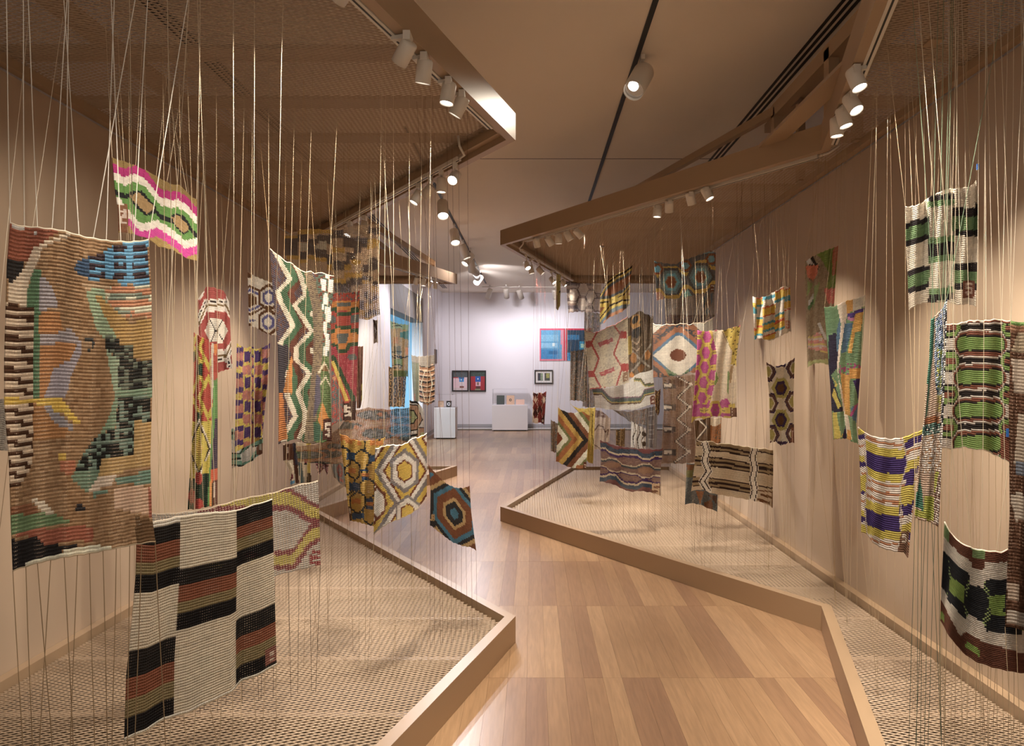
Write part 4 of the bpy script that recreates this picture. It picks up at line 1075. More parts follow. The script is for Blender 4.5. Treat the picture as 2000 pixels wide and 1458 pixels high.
def greylozenge(k):
    k.crop(650, 780, 5.4)
    y, r, w, g = 'c09a18', '6e3820', 'c6b8a8', '776c66'
    k.put(k.a > -1e9, g)
    cx = 755 - (k.b - 740) * .02
    q = np.abs(k.a - (760 - (k.b - 740) * .03)); per = 680.
    s = k.tri(k.b - 760, per)                 # 1 at lozenge centre rows
    x = q - 210 * s
    k.bands(x, [(None, -210), (g, -120), (g, -60), (y, 0), (r, 22), (w, 66), (g, 110), (y, 165), (r, 190), (w, 230), (g, 275), (y, 330), (r, 350), (w, 1e9)])
    k.X(755, 760, 120, 190, [(g, 1.25), (w, 1.0), (r, .66), (y, .56)], False)
    k.X(790, 1200, 110, 160, [(g, 1.2), (w, 1.0), (r, .64), (y, .54)], False)
    k.X(470, 1095, 70, 150, [(r, 1.25), (w, 1.0)], False)
panel('curved grey, yellow and white concentric lozenge panel, right half of the bent pair', 'L', [(733, 877), (748, 872), (763, 869), (782, 870), (795, 865), (805, 856), (816, 855), (833, 847)],
      [(730, 1045), (742, 1034), (760, 1022), (782, 1014), (800, 1006), (815, 995), (833, 973)], (3.2, 3.45, 3.2, 3.45), 50, 46, '776c66', greylozenge,
      ntop=10, nbot=9, cord='e6dccc', bcord='d8ccb8', kind=1, ctop='d8c6aa', cbot='b09a7c', slant=.03, bulge=.06, rib=.003, gain=0.8)
def teal_diamond(k):
    k.crop(820, 890, 7.29)
    br, tn, tl, dk = '65371a', '94723f', '325a68', '2b2624'
    k.put(k.a > -1e9, br)
    mx, my = 490, 830
    u = (k.a - mx); v = (k.b - my) - u * .38
    m = np.maximum(np.abs(u) / 300, (np.abs(v) + .55 * np.abs(u)) / 430)
    m2 = np.maximum(np.abs(u) / 320, .62 * np.abs(u) / 320 + np.abs(v) / 470)
    for lim, c in ((1.30, br), (1.22, tn), (1.08, dk), (.94, tl), (.78, br), (.50, tn), (.38, dk), (.18, tl)): k.put(m2 < lim, c)
    k.P(tl, 140, 240, 205, 260, 150, 330); k.R(tn, 165, 840, 205, 930); k.R(br, 178, 855, 190, 880); k.R(br, 178, 895, 195, 915); k.P(dk, 145, 930, 210, 960, 230, 1040, 150, 1000)
panel('brown panel with teal diamond hanging alone beside the aisle', 'L', [(837, 908), (848, 922), (862, 935), (872, 945), (890, 953), (905, 953), (917, 949)], [(840, 1027), (852, 1036), (870, 1050), (885, 1061), (905, 1068), (920, 1070), (930, 1076)],
      (3.62, 3.74, 3.62, 3.74), 48, 46, '65371a', teal_diamond, left=[(841, 960)], right=[(920, 1000), (924, 1030)], ntop=12, nbot=14, kind=0, ctop='6a4a38', cbot='6a4a38', slant=.012, sr=.0012)

def stripcollage(k):
    k.crop(560, 860, 14.286)
    k.put(k.a > -1e9, 'b8a488')
    k.P('5a3220', -120, 150, 240, 60, 350, 1200, 250, 1200, 170, 560, -120, 560)
    k.R('b89c88', 0, 190, 50, 370)
    k.P('3c3640', 140, 60, 240, 60, 360, 700, 240, 700, 180, 200); k.P('66803c', 240, 260, 360, 320, 420, 540, 360, 640)
    k.P('50605c', 330, 640, 420, 640, 500, 1200, 370, 1200); k.R('3a2820', 470, 270, 560, 300); k.R('a03a48', 480, 540, 570, 640); k.R('2c2624', 480, 650, 570, 690)
    k.P('b89c28', 550, 80, 660, 80, 670, 920, 590, 920); k.P('4a3420', 590, 930, 670, 930, 690, 1200, 550, 1160)
    k.P('6a2030', 110, 1120, 150, 880, 180, 1080); k.P('4a80a0', 100, 1280, 120, 1130, 220, 1130, 220, 1200)
panel('narrow patchwork strip with yellow edge showing under the zigzag panel', 'L', [(553, 868), (580, 864), (607, 866)], [(568, 950), (585, 944), (608, 944)], (4.45, 4.5, 4.45, 4.5), 30, 40, 'b8a488', stripcollage,
      left=[(553, 900), (566, 920)], ntop=3, nbot=5, kind=1, cbot='6a563e')
def speckred(k):
    k.speck('8a4a4a', .3); k.speck('42261f', .3)
panel('small maroon and pink frayed panel under the brown mottled panel', 'L', [(614, 896), (628, 900), (642, 908)], [(622, 928), (634, 916), (639, 929)], (5.2, 5.2, 5.2, 5.2), 14, 16, 'a8807a', speckred, ntop=2, nbot=3, kind=1)
def greyoval(k):
    k.uv(); k.E('6a6e68', .5, .45, .45, .5); k.E('9a5044', .55, .4, .2, .3); k.E('7a6a60', .55, .4, .08, .14); k.R('9a5044', .5, .75, .75, .85)
panel('small grey panel with red ring behind the mustard hexagon panel', 'L', [(645, 904), (665, 903), (676, 906)], [(652, 932), (665, 946), (678, 955)], (4.9, 4.95, 4.9, 4.95), 20, 22, '8a7462', greyoval, ntop=3, nbot=4, kind=2)
def farcollage(k):
    k.crop(740, 600, 5.608)
    n = k.rs.rand(*k.C.shape[:2]); k.put(n > .7, '7a6444')
    k.P('6c7c5c', 120, 150, 330, 190, 330, 260, 220, 230, 130, 240); k.P('36605c', 230, 280, 325, 260, 325, 360, 230, 330); k.R('5c5640', 155, 430, 240, 520); k.R('5c6a3a', 160, 570, 260, 640); k.R('a0683c', 290, 440, 325, 520)
    for y in (180, 210, 495, 560, 640, 670, 540): k.L('262420', 10, 150, y, 215, y - 10, 250, y + 5)
    k.L('262420', 12, 230, 555, 320, 545); k.R('46502c', 160, 700, 320, 770); k.R('8a6240', 150, 330, 210, 400)
panel('far olive and brown collage panel hanging in front of the blue doorway', 'L', [(762, 626), (778, 632), (798, 634)], [(766, 738), (780, 737), (797, 737)], (8.6, 8.7, 8.6, 8.7), 26, 50, '86704c', farcollage, ntop=6, nbot=3, kind=1, ctop='c8bca8', sr=.0016, slant=.02, gain=1.7)
def leopard(k):
    k.uv()
    for i in range(4):
        for j in range(6): k.E('3a2a1a', .12 + .26 * i, .08 + .17 * j + .08 * (i % 2), .09, .075); k.E('8a6a34', .12 + .26 * i, .08 + .17 * j + .08 * (i % 2), .04, .04)
panel('far ochre panel with brown leopard spots below the olive collage panel', 'L', [(759, 716), (775, 718), (794, 728)], [(759, 796), (775, 796), (790, 796)], (9.2, 9.25, 9.2, 9.25), 28, 34, '8a6a3a', leopard, ntop=4, nbot=4, kind=1, ctop='c8bca8', sr=.0016, gain=1.6)
def fan(k):
    k.crop(740, 600, 5.608)
    k.put(k.a > -1e9, '84786a'); k.P('6e7058', 360, 600, 440, 620, 440, 1030, 380, 1040); k.P('8a5a44', 382, 960, 400, 940, 400, 1030, 382, 1030)
    m = k.poly_mask((440, 640, 545, 665, 585, 620, 612, 640, 610, 1050, 520, 1080, 445, 1070)); k.put(m, 'a47c54')
    k.stripes([('2c2622', .3), ('8a5a34', .45), ('c0a080', .25)], 56, 650, mask=m, warp=-((k.a - 520) / 90) ** 2 * -22)
    k.L('cfb898', 9, 505, 700, 460, 850, 510, 1050); k.L('cfb898', 9, 555, 700, 585, 840, 545, 1050)
panel('far brown striped fan panel wrapped over a grey one near the doorway', 'L', [(803, 693), (815, 696), (830, 695), (849, 693)], [(808, 785), (820, 786), (835, 793), (849, 786)], (9.6, 9.7, 9.6, 9.7), 34, 46, '84786a', fan, ntop=7, nbot=4, kind=1, ctop='c8bca8', sr=.0016, gain=1.1)
def creamhex(k):
    k.uv()
    k.X(.0, .42, .95, .34, [('2c2a28', 1), ('a88064', .92), ('2c2a28', .52), ('9ca070', .44)]); k.X(.9, 1.0, .6, .32, [('2c2a28', 1), ('a88064', .9), ('9ca070', .45)]); k.R('2c2a28', 0, 0, .6, .05); k.R('2c2a28', 0, .86, .5, .9)
panel('cream panel with black outlined hexagons above the grey lozenge panel', 'L', [(800, 782), (815, 784), (827, 800)], [(802, 862), (815, 858), (828, 852)], (4.75, 4.8, 4.75, 4.8), 26, 34, 'd2c8b4', creamhex, ntop=4, nbot=2, kind=0, ctop='c8bca8')
panel('narrow rust brown strip right of the orange and red panel', 'L', [(695, 677), (703, 676), (709, 676)], [(697, 798), (703, 800), (707, 780)], (4.9, 4.95, 4.9, 4.95), 14, 40, '6e4630', lambda k: (k.uv(), k.speck('7c5238', .4), k.R('b8a848', .7, .7, 1, 1), k.R('33302a', .7, .8, .9, .9)), ntop=3, nbot=3, kind=1)
def bits(k):
    k.uv(); k.P('5a3c2c', 0, 0, .4, 0, .9, .4, .5, .9, .3, .6); k.P('d8ccb8', .3, .2, .7, .45, .4, .7)
panel('small brown and white twisted scrap below the grey gauze panel', 'L', [(729, 624), (737, 625)], [(730, 672), (738, 670)], (6.2, 6.2, 6.2, 6.2), 10, 16, 'b8a894', bits, ntop=2, nbot=2, kind=1)
panel('pale grey knitted panel cut off at the left edge of the photo', 'L', [(-60, 782), (-20, 780), (8, 778), (14, 790)], [(-60, 880), (-20, 880), (17, 882)], (2.6, 2.75, 2.6, 2.75), 30, 24, '8e8272', lambda k: k.speck('82766a', .3), ntop=3, nbot=5, kind=1, cbot='8a7458')
# ------------------------------------------------------------------ the panels, right side
def whitegreen(k):
    k.crop(1750, 350, 5.606)
    bk, gn = '332b2a', '688250'
    def band(pts, y, h, c): pass
    def col(x0, x1, sl, rows):
        m = (k.a >= x0) & (k.a < x1); yy = k.b + (k.a - x0) * sl
        for c, y0, y1 in rows: k.put(m & (yy >= y0) & (yy < y1), c)
    col(90, 366, .29, [(bk, 490, 550), (gn, 550, 680), (bk, 680, 740), (bk, 1020, 1080), (gn, 1080, 1210), (bk, 1210, 1270)])
    col(355, 640, .12, [(bk, 190, 245), (gn, 245, 310), (gn, 650, 715), (bk, 715, 855), (gn, 855, 925), (gn, 1205, 1275), (bk, 1275, 1350)])
    col(625, 900, 0, [(bk, 315, 410), (gn, 410, 560), (bk, 560, 625), (bk, 920, 1005), (gn, 1005, 1150), (bk, 1150, 1215)])
    col(615, 900, -.02, [])
    k.R(bk, 868, 265, 900, 350); k.R(bk, 868, 560, 900, 590)
    k.glyph('S', 728, 1105, 865, 1300, 'c8a890', '7e4630')
wg = panel('white panel with green and black blocks hanging high on the right', 'R', [(1768, 403), (1785, 402), (1800, 396), (1816, 384), (1832, 376), (1850, 368), (1864, 368), (1880, 366), (1895, 364), (1907, 352)],
      [(1776, 607), (1790, 596), (1810, 592), (1830, 592), (1852, 591), (1870, 597), (1892, 595), (1906, 600)], (2.95, 2.86, 2.95, 2.86), 54, 54, 'c8b49a', whitegreen,
      left=[(1770, 480)], right=[(1910, 400), (1908, 500)], ntop=12, nbot=12, kind=1, ctop='c8b496', cbot='c8b496', rip=.02, ripk=3, slant=.03, gain=0.72)
_p = P(1910, 326, 2.85); _v8, _f8 = boxv(_p.x - .004, _p.x + .004, _p.y - .004, _p.y + .004, _p.z - .012, _p.z + .012)
mesh_obj('blue_marker', _v8, _f8, cord_mat('2a6ac0'), wg)
def strip(k):
    k.crop(1770, 580, 3.17)
    k.put(k.a > -1e9, 'b89a80'); tl, lm, bl = '3f7a62', 'a4a22c', '98a4bc'
    k.P(tl, 155, 130, 180, 120, 165, 400, 150, 480, 135, 700, 115, 760, 130, 560)
    m = k.poly_mask((185, 150, 250, 20, 235, 600, 190, 620, 175, 420)); k.put(m, bl); k.speck('c8c8c8', .3, m); k.speck('4a7a74', .14, m); k.speck('303848', .12, m)
    m = k.poly_mask((195, 320, 225, 320, 215, 720, 190, 720)); k.speck('b0ac34', .5, m)
    k.P('a8683a', 115, 750, 205, 740, 205, 790, 112, 790)
    m = k.poly_mask((105, 790, 230, 780, 225, 900, 100, 900)); k.put(m, '5c8070'); k.speck('2c3438', .3, m); k.speck('c0b8a8', .3, m)
    m = k.poly_mask((100, 860, 225, 850, 220, 1090, 85, 1090)); k.put(m, 'b4a08c'); k.speck('d8d0c8', .35, m); k.speck('a87848', .2, m)
    k.P(tl, 85, 1100, 100, 1200, 112, 1330, 55, 1300); k.P(lm, 115, 1230, 175, 1240, 190, 1400, 50, 1360, 55, 1310, 108, 1330); k.P(lm, 180, 1090, 205, 1090, 195, 1220, 175, 1220)
    m = k.poly_mask((175, 1240, 212, 1060, 205, 1430, 170, 1400)); k.put(m, '7a5848'); k.speck('c8b8a8', .45, m)
    m = k.poly_mask((236, 150, 252, 20, 246, 200, 222, 900, 212, 900)); k.put(m, 'c8c0b4'); k.speck('34343a', .4, m)
panel('tall twisted strip of teal, lime, peach and pale blue stripes on the right', 'R', [(1819, 624), (1832, 611), (1842, 601), (1849, 584)], [(1787, 1012), (1800, 1018), (1815, 1020), (1832, 1030)],
      (2.52, 2.44, 2.52, 2.44), 34, 92, 'b89a80', strip, left=[(1815, 700), (1805, 820), (1794, 920)], right=[(1848, 640), (1840, 850), (1836, 960)], ntop=6, nbot=8, kind=0, ctop='7a9078', cbot='566050', slant=.03, rib=.0035, gain=0.85)
def lozenge_green(k):
    k.crop(1830, 620, 4.86)
    w, g, b, r = 'c4b2a0', '7a9440', '332a26', '884c36'
    xw = k.a + (k.b - 600) * .03
    per, y0 = 315., 268.
    t = np.mod(k.b - y0 + per / 2, per) - per / 2 - .00012 * (k.a - 400) ** 2 * 0
    sag = -18 * np.sin(np.clip((k.a - 60) / 640, 0, 1) * np.pi)
    t = np.mod(k.b - y0 - sag + per / 2, per) - per / 2
    c = np.abs(t)
    half = 215 - np.clip(c - 20, 0, 80) * .5
    m = np.maximum(c / 100, (np.abs(xw - 405) / 238) ** 1.0 * 1 + np.clip(c - 30, 0, 200) / 480)
    k.put((c > 132) & (np.abs(xw - 400) < 195), b)
    hx = np.maximum(c / 78., (np.abs(xw - 405) - 190 + np.clip(c - 30, 0, 99) * .7) / 45.)
    k.put(hx < 1.42, r); k.put(hx < 1.08, b); k.put(hx < .84, g)
    for cx in (115, 690):
        t2 = np.mod(k.b - y0 - sag, per) - per / 2; c2 = np.abs(t2)
        sx = (xw - cx) if cx < 300 else (cx - xw)
        hx = np.maximum(c2 / 72., (sx - 35 + np.clip(c2 - 20, 0, 99) * .7) / 45.)
        k.put(hx < 1.38, b); k.put(hx < 1.16, g); k.put(hx < .5, b); k.put(hx < .36, r)
    k.P(r, 605, 1105, 700, 1100, 690, 1365, 610, 1330); k.put(k.b < np.interp(k.a, [90, 330, 560, 700], [85, 45, 45, 60]), r)
panel('green, brown and white elongated lozenge panel against the right wall', 'R', [(1846, 634), (1870, 633), (1885, 629), (1897, 626), (1920, 627), (1945, 624), (1973, 628)], [(1839, 876), (1860, 878), (1885, 874), (1900, 879), (1925, 880), (1950, 893), (1973, 904)],
      (2.66, 2.6, 2.66, 2.6), 70, 62, 'c4b2a0', lozenge_green, ntop=9, nbot=10, cord='d8ccb8', bcord='d8ccb8', kind=0, ctop='d8ccb8', cbot='c0ac90', slant=.02, extra=((.95, .80, '2a6ac0'),), gain=0.78)
def browncollage(k):
    k.px_()
    n = k.rs.rand(*k.C.shape[:2]); k.put(n > .6, '543420'); k.put(n < .2, '664430')
    k.P('8a7458', 1990, 640, 2060, 640, 2060, 690, 1975, 690); k.P('9a8570', 1976, 700, 2010, 700, 2012, 770, 1980, 770); k.P('94806a', 1990, 810, 2020, 810, 2010, 900, 1980, 905); k.P('5c6068', 1985, 900, 2010, 905, 2010, 930, 1985, 925)
    k.P('9c8a76', 1972, 970, 1995, 960, 2010, 1010, 1985, 1020); k.P('967e68', 1966, 1140, 1990, 1140, 1990, 1175, 1968, 1170); k.P('9c8a78', 1966, 1190, 2000, 1195, 2010, 1230, 1966, 1215); k.R('7a5034', 1972, 630, 2060, 650); k.R('5c7a34', 1975, 624, 2060, 634)
panel('dark brown patchwork panel cut off at the right edge of the photo', 'R', [(1975, 627), (2000, 630), (2030, 628), (2075, 624)], [(1963, 1225), (1985, 1228), (2010, 1236), (2070, 1245)], (2.36, 2.28, 2.36, 2.28), 40, 90, '4a2c1a', browncollage,
      left=[(1971, 800), (1972, 1000), (1967, 1120)], ntop=5, nbot=6, kind=1, ctop='d8ccb8', cbot='b8a488')
def cubes(k):
    k.crop(1820, 1010, 4.703)
    w, b, r, g = 'bfae9a', '2c2a2b', '6c3c28', '7c9034'
    sag = np.interp(k.a, [80, 160, 260, 370, 500, 700, 900], [0, 90, 190, 270, 300, 310, 330])
    y = k.b - sag
    k.put(y < 165, r); k.put((k.a < 160) & (y < 150), '7c8f56')
    k.put(y >= 150, w); k.put((y > 290) & (y < 330 + 0 * y), w)
    k.put((y > 280) & (y < 700), b)
    k.P(w, 90, 640, 150, 740, 310, 950, 320, 1130, 200, 1050, 90, 800)
    k.P(w, 330, 880, 480, 980, 840, 1090, 840, 1260, 480, 1210, 320, 1080, 310, 950)
    k.P(r, 80, 760, 130, 850, 250, 1090, 320, 1060, 470, 1150, 840, 1260, 860, 1450, 380, 1330, 230, 1200, 80, 980)
    k.P(w, 345, 490, 500, 420, 700, 420, 690, 580, 500, 580, 480, 655, 345, 620)
    k.P(g, 170, 545, 300, 640, 290, 800, 165, 690); k.P(b, 165, 400, 335, 540, 300, 650, 175, 540); k.P(b, 150, 720, 300, 820, 310, 950, 140, 760)
    k.P(g, 520, 725, 680, 725, 660, 870, 760, 900, 770, 925, 530, 905)
    k.P(b, 510, 578, 690, 578, 680, 722, 545, 722); k.P(b, 545, 905, 780, 925, 830, 1080, 490, 1050)
    k.P('7c8f56', 360, 290, 500, 320, 490, 400, 370, 365); k.P(r, 365, 385, 490, 405, 475, 500, 365, 470)
    k.P('7f9636', 320, 1150, 440, 1220, 450, 1300, 300, 1195); k.P('7c9034', 80, 860, 115, 900, 115, 970, 85, 940)
    for f in ((155, 410, 175, 540, 165, 620, 135, 740, 165, 640), (345, 560, 300, 650, 310, 740, 345, 640), (290, 790, 315, 830, 330, 900, 310, 940), (485, 590, 545, 720, 520, 770, 480, 660), (520, 810, 545, 900, 490, 1030, 465, 960), (760, 930, 840, 935, 840, 1050, 800, 990)):
        m = k.poly_mask(f); k.put(m, '2c2a2b'); k.put(m & ((np.floor(k.u * 66) + np.floor(k.v * 62)) % 2 < 1), '8f9e54')
panel('white, brown and navy tumbling block panel hanging low at the right edge', 'R', [(1845, 1020), (1855, 1040), (1875, 1060), (1900, 1072), (1925, 1076), (1955, 1079), (1970, 1073), (2040, 1065)], [(1837, 1212), (1855, 1245), (1880, 1275), (1905, 1293), (1940, 1305), (1985, 1315), (2050, 1318)],
      (2.50, 2.40, 2.50, 2.40), 66, 62, 'bfae9a', cubes, left=[(1841, 1110), (1838, 1170)], ntop=10, nbot=12, cord='e0d6c6', kind=0, ctop='d0c2aa', cbot='b8a488', slant=.02, bulge=.03, rip=.02, rib=.0035, gain=0.8)
def yellowpurple(k):
    k.crop(1660, 820, 5.205)
    y, p, w, o = 'a8921e', '3c2858', 'b4a494', '9c6038'
    sag = np.interp(k.a, [80, 160, 300, 520, 640, 760], [-10, 60, 120, 150, 80, 0])
    t = np.mod(k.b - sag - 60, 590)
    k.bands(t, [(w, 40), (o, 68), (w, 100), (y, 190), (p, 355), (y, 440), (w, 470), (o, 490), (w, 550), (o, 580), (w, 1e9)])
    m = (k.a > np.interp(k.b, [150, 450, 700, 900, 1300], [540, 590, 510, 500, 520]))
    t2 = np.mod(k.b - sag + 40, 300); k.bands(np.mod(k.b - (150 - (k.a - 540) * .5), 310), [(y, 95 + 0), (p, 165), (w, 200), (o, 225), (w, 260), (w, 310)], mask=m)
    k.P(y, 520, 690, 650, 640, 630, 860, 520, 880); k.P(p, 580, 600, 650, 575, 640, 660, 560, 680); k.P(p, 530, 885, 640, 860, 630, 960, 545, 985)
    m = (k.a < np.interp(k.b, [80, 600, 1200], [158, 165, 150]))
    k.bands(np.mod(k.b - 90, 280), [(y, 60), (p, 110), (w, 170), (o, 190), (w, 280)], mask=m); k.P(y, 105, 570, 165, 560, 165, 750, 105, 720); k.P(y, 100, 1070, 170, 1080, 160, 1170, 105, 1140)
    L = [(158, 150), (165, 420), (160, 700), (150, 1000)]
    k.L('a08c7c', 14, 158, 130, 150, 330, 175, 560, 150, 900, 170, 1150); k.L('a08c7c', 14, 540, 220, 585, 440, 510, 700, 525, 900, 525, 1140)
    k.P('6e4a34', 525, 1150, 605, 1130, 590, 1400, 490, 1340); k.R('b8a490', 530, 1170, 570, 1210); k.R('b8a490', 530, 1240, 565, 1260); k.R('b8a490', 560, 1200, 575, 1250)
panel('yellow and deep purple wavy stripe panel in the right bay', 'R', [(1676, 834), (1692, 846), (1710, 853), (1740, 857), (1765, 854), (1785, 846), (1804, 838)], [(1682, 1040), (1694, 1045), (1706, 1063), (1725, 1073), (1752, 1080), (1764, 1079), (1773, 1090)],
      (3.05, 2.95, 3.05, 2.95), 54, 52, 'b4a494', yellowpurple, left=[(1680, 920), (1682, 980)], right=[(1796, 900), (1787, 960), (1778, 1040)], ntop=8, nbot=10, kind=0, ctop='c0ac90', cbot='b8a488', bulge=-.05, slant=.02, rib=.003, gain=0.85)
def tallcollage(k):
    k.crop(1560, 470, 3.645)
    gn, nv, bl, cr, og, yl, mg = '66825a', '35303e', '486478', 'c4b29c', 'c08a34', 'b09c38', '9a3a68'
    k.put(k.a > -1e9, gn)
    k.P(nv, 210, 670, 290, 660, 275, 900, 230, 960, 320, 1220, 230, 1220, 215, 900); k.P(bl, 265, 540, 300, 540, 290, 760, 270, 800)
    k.P('5e7a54', 180, 470, 280, 490, 290, 560, 265, 660, 210, 670)
    k.P(cr, 270, 460, 345, 430, 345, 520, 300, 760, 280, 960, 360, 1300, 380, 1420, 350, 1420, 320, 1250, 270, 900, 300, 600)
    k.P(og, 335, 430, 385, 425, 380, 510, 340, 520); k.P('c8b8a4', 385, 420, 475, 390, 470, 470, 385, 510); k.P('503a78', 345, 525, 470, 480, 455, 520, 400, 560, 345, 550); k.P('b06a8a', 345, 545, 400, 555, 390, 575, 345, 570)
    k.P(bl, 325, 590, 385, 590, 340, 790, 300, 800); k.P('c49438', 400, 530, 460, 510, 440, 650, 400, 660, 375, 800, 350, 800, 385, 600)
    m = k.poly_mask((290, 880, 440, 870, 440, 980, 290, 950)); k.speck(mg, .35, m); k.P(og, 360, 915, 440, 905, 440, 985, 360, 990); k.P('bc8a38', 295, 940, 360, 960, 365, 1250, 330, 1240, 300, 1010)
    k.P(gn, 365, 990, 400, 1000, 420, 1130, 380, 1190, 362, 1170); k.P('3c2c56', 385, 995, 440, 985, 425, 1160, 410, 1080); k.P(bl, 370, 1190, 420, 1170, 410, 1300, 380, 1270); k.P(mg, 360, 1250, 400, 1170, 425, 1160, 375, 1260)
    k.P(yl, 235, 970, 280, 1030, 250, 1050, 300, 1180, 280, 1200, 235, 1100, 260, 1020); k.P(yl, 240, 1230, 270, 1220, 320, 1400, 250, 1420); k.P(gn, 270, 1230, 320, 1220, 330, 1350, 300, 1390); k.P('2c2438', 310, 1400, 335, 1310, 345, 1420, 310, 1420); k.P(og, 345, 1350, 370, 1350, 375, 1420, 345, 1420)
panel('tall multicoloured collage panel with orange and navy patches on the right', 'R', [(1610, 600), (1630, 598), (1650, 588), (1668, 584), (1690, 577)], [(1628, 859), (1640, 858), (1655, 858), (1664, 864), (1676, 868)],
      (3.92, 4.0, 3.92, 3.98), 46, 84, '66825a', tallcollage, left=[(1615, 660), (1622, 760)], right=[(1684, 680), (1676, 780), (1672, 830)], ntop=8, nbot=7, kind=0, ctop='b8a488', cbot='b8a488', rib=.003, slant=.02)
def olive(k):
    k.crop(1560, 470, 3.645)
    k.put(k.a > -1e9, '7c6a50'); n = k.rs.rand(*k.C.shape[:2]); k.put(n > .65, '746048')
    k.P('5c6c24', 120, 100, 280, 30, 255, 340, 215, 230, 150, 120); k.P('8a4a2c', 240, 70, 280, 30, 260, 240, 235, 260); k.P('2c2824', 80, 120, 100, 110, 145, 190, 90, 290, 65, 260)
    k.P('b0583c', 48, 180, 140, 175, 130, 250, 100, 285, 60, 260); k.P('b8aa94', 45, 130, 80, 130, 110, 170, 60, 170); k.P('6a7440', 60, 280, 100, 310, 60, 400); k.P('c0b49c', 65, 440, 100, 380, 110, 410, 75, 480); k.P('46623c', 62, 480, 100, 420, 110, 440, 75, 500)
    k.P('a8584c', 180, 345, 255, 340, 250, 450, 205, 450); k.P('5f6c2c', 215, 240, 255, 250, 250, 340, 190, 345); k.P('6c7848', 110, 320, 150, 300, 100, 500)
    m = k.poly_mask((65, 690, 150, 650, 200, 760, 205, 800, 65, 770)); k.stripes([('b46a60', .4), ('b08a4a', .3), ('c08a80', .3)], 52, 660, mask=m)
    k.P('b0a48c', 130, 590, 150, 580, 210, 720, 180, 700); k.P('8a8a5a', 65, 860, 210, 840, 215, 890, 65, 915)
panel('olive and rust collage panel on the right wall behind the tall collage panel', 'R', [(1572, 511), (1585, 502), (1600, 494), (1615, 488), (1637, 480)], [(1577, 719), (1590, 711), (1605, 710), (1620, 715), (1632, 705)],
      (4.2, 4.3, 4.2, 4.3), 44, 60, '7c6a50', olive, right=[(1632, 540), (1627, 620)], ntop=9, nbot=7, kind=1, ctop='a8906c', cbot='a8906c', slant=.03, gain=1.7)
def sunny(k):
    k.crop(1450, 540, 4.29)
    y, b, o, w = 'c09c18', '3d8a98', 'b8502c', 'c0b2a0'
    k.put(k.a > -1e9, w)
    def col(x0, x1, sl, rows):
        m = (k.a >= x0) & (k.a < x1); yy = k.b + (k.a - x0) * sl
        for c, y0, y1 in rows: k.put(m & (yy >= y0) & (yy < y1), c)
    col(85, 120, -.3, [(y, 220, 260), (b, 260, 310), (o, 430, 450), (y, 450, 490), (b, 490, 530)])
    col(118, 172, 0, [(o, 180, 188), (y, 188, 238), (b, 238, 256), (b, 345, 362), (y, 362, 412), (o, 412, 432), (y, 432, 482), (b, 482, 500)])
    col(170, 275, .3, [(b, 180, 206), (o, 262, 272), (y, 272, 335), (o, 335, 345), (b, 395, 415), (y, 415, 455), (b, 455, 475), (o, 500, 512), (y, 512, 545)])
    col(272, 352, .45, [(o, 130, 140), (y, 140, 205), (b, 205, 228), (b, 325, 345), (y, 345, 375), (o, 380, 405), (y, 405, 450), (b, 450, 470)])
    col(350, 410, .3, [(o, 110, 120), (y, 120, 170), (b, 170, 215), (y, 215, 275), (o, 280, 290)])
    k.R('b87860', 360, 370, 400, 440); k.R('c8b4a4', 368, 390, 392, 400); k.R('c8b4a4', 368, 412, 392, 422)
panel('small bright yellow, turquoise and white panel on the right wall', 'R', [(1470, 579), (1480, 582), (1495, 579), (1515, 568), (1530, 558), (1543, 562)], [(1474, 664), (1485, 662), (1505, 667), (1520, 660), (1535, 652), (1545, 648)],
      (5.0, 5.05, 5.0, 5.05), 46, 40, 'c0b2a0', sunny, left=[(1472, 620)], ntop=9, nbot=10, kind=0, ctop='a8906c', cbot='a8906c', slant=.03, rip=.03)
def whitepurple(k):
    k.crop(1450, 540, 4.29)
    p, br, y, w = '3c2840', '58361e', '9a8a3c', 'b8a890'
    for cy in (938, 1205): k.X(322, cy, 78, 85, [(y, 1.0), (w, .0)]); k.X(322, cy, 52, 58, [(p, 1.0), (br, .62)])
    for cx, cy in ((205, 800), (440, 770), (225, 1065), (430, 1050), (235, 1330), (435, 1320)): k.X(cx, cy, 78, 85, [(p, 1.0), ('5a3a34', .9), (w, .62), (y, .5)])
    k.R(p, 270, 735, 360, 760); k.R(p, 280, 1385, 380, 1412); k.R('7a4a34', 405, 1270, 440, 1410); k.R('b89a84', 412, 1290, 422, 1390)
panel('narrow white panel with purple and brown hexagon eyes on the right', 'R', [(1497, 708), (1512, 716), (1530, 712), (1545, 704), (1552, 699)], [(1504, 866), (1515, 863), (1525, 872), (1540, 866), (1551, 866)], (4.75, 4.8, 4.75, 4.8), 36, 54, 'b8a890', whitepurple,
      left=[(1503, 780)], right=[(1549, 780)], ntop=7, nbot=6, kind=0, ctop='c0ac90', cbot='c0ac90', slant=.04)
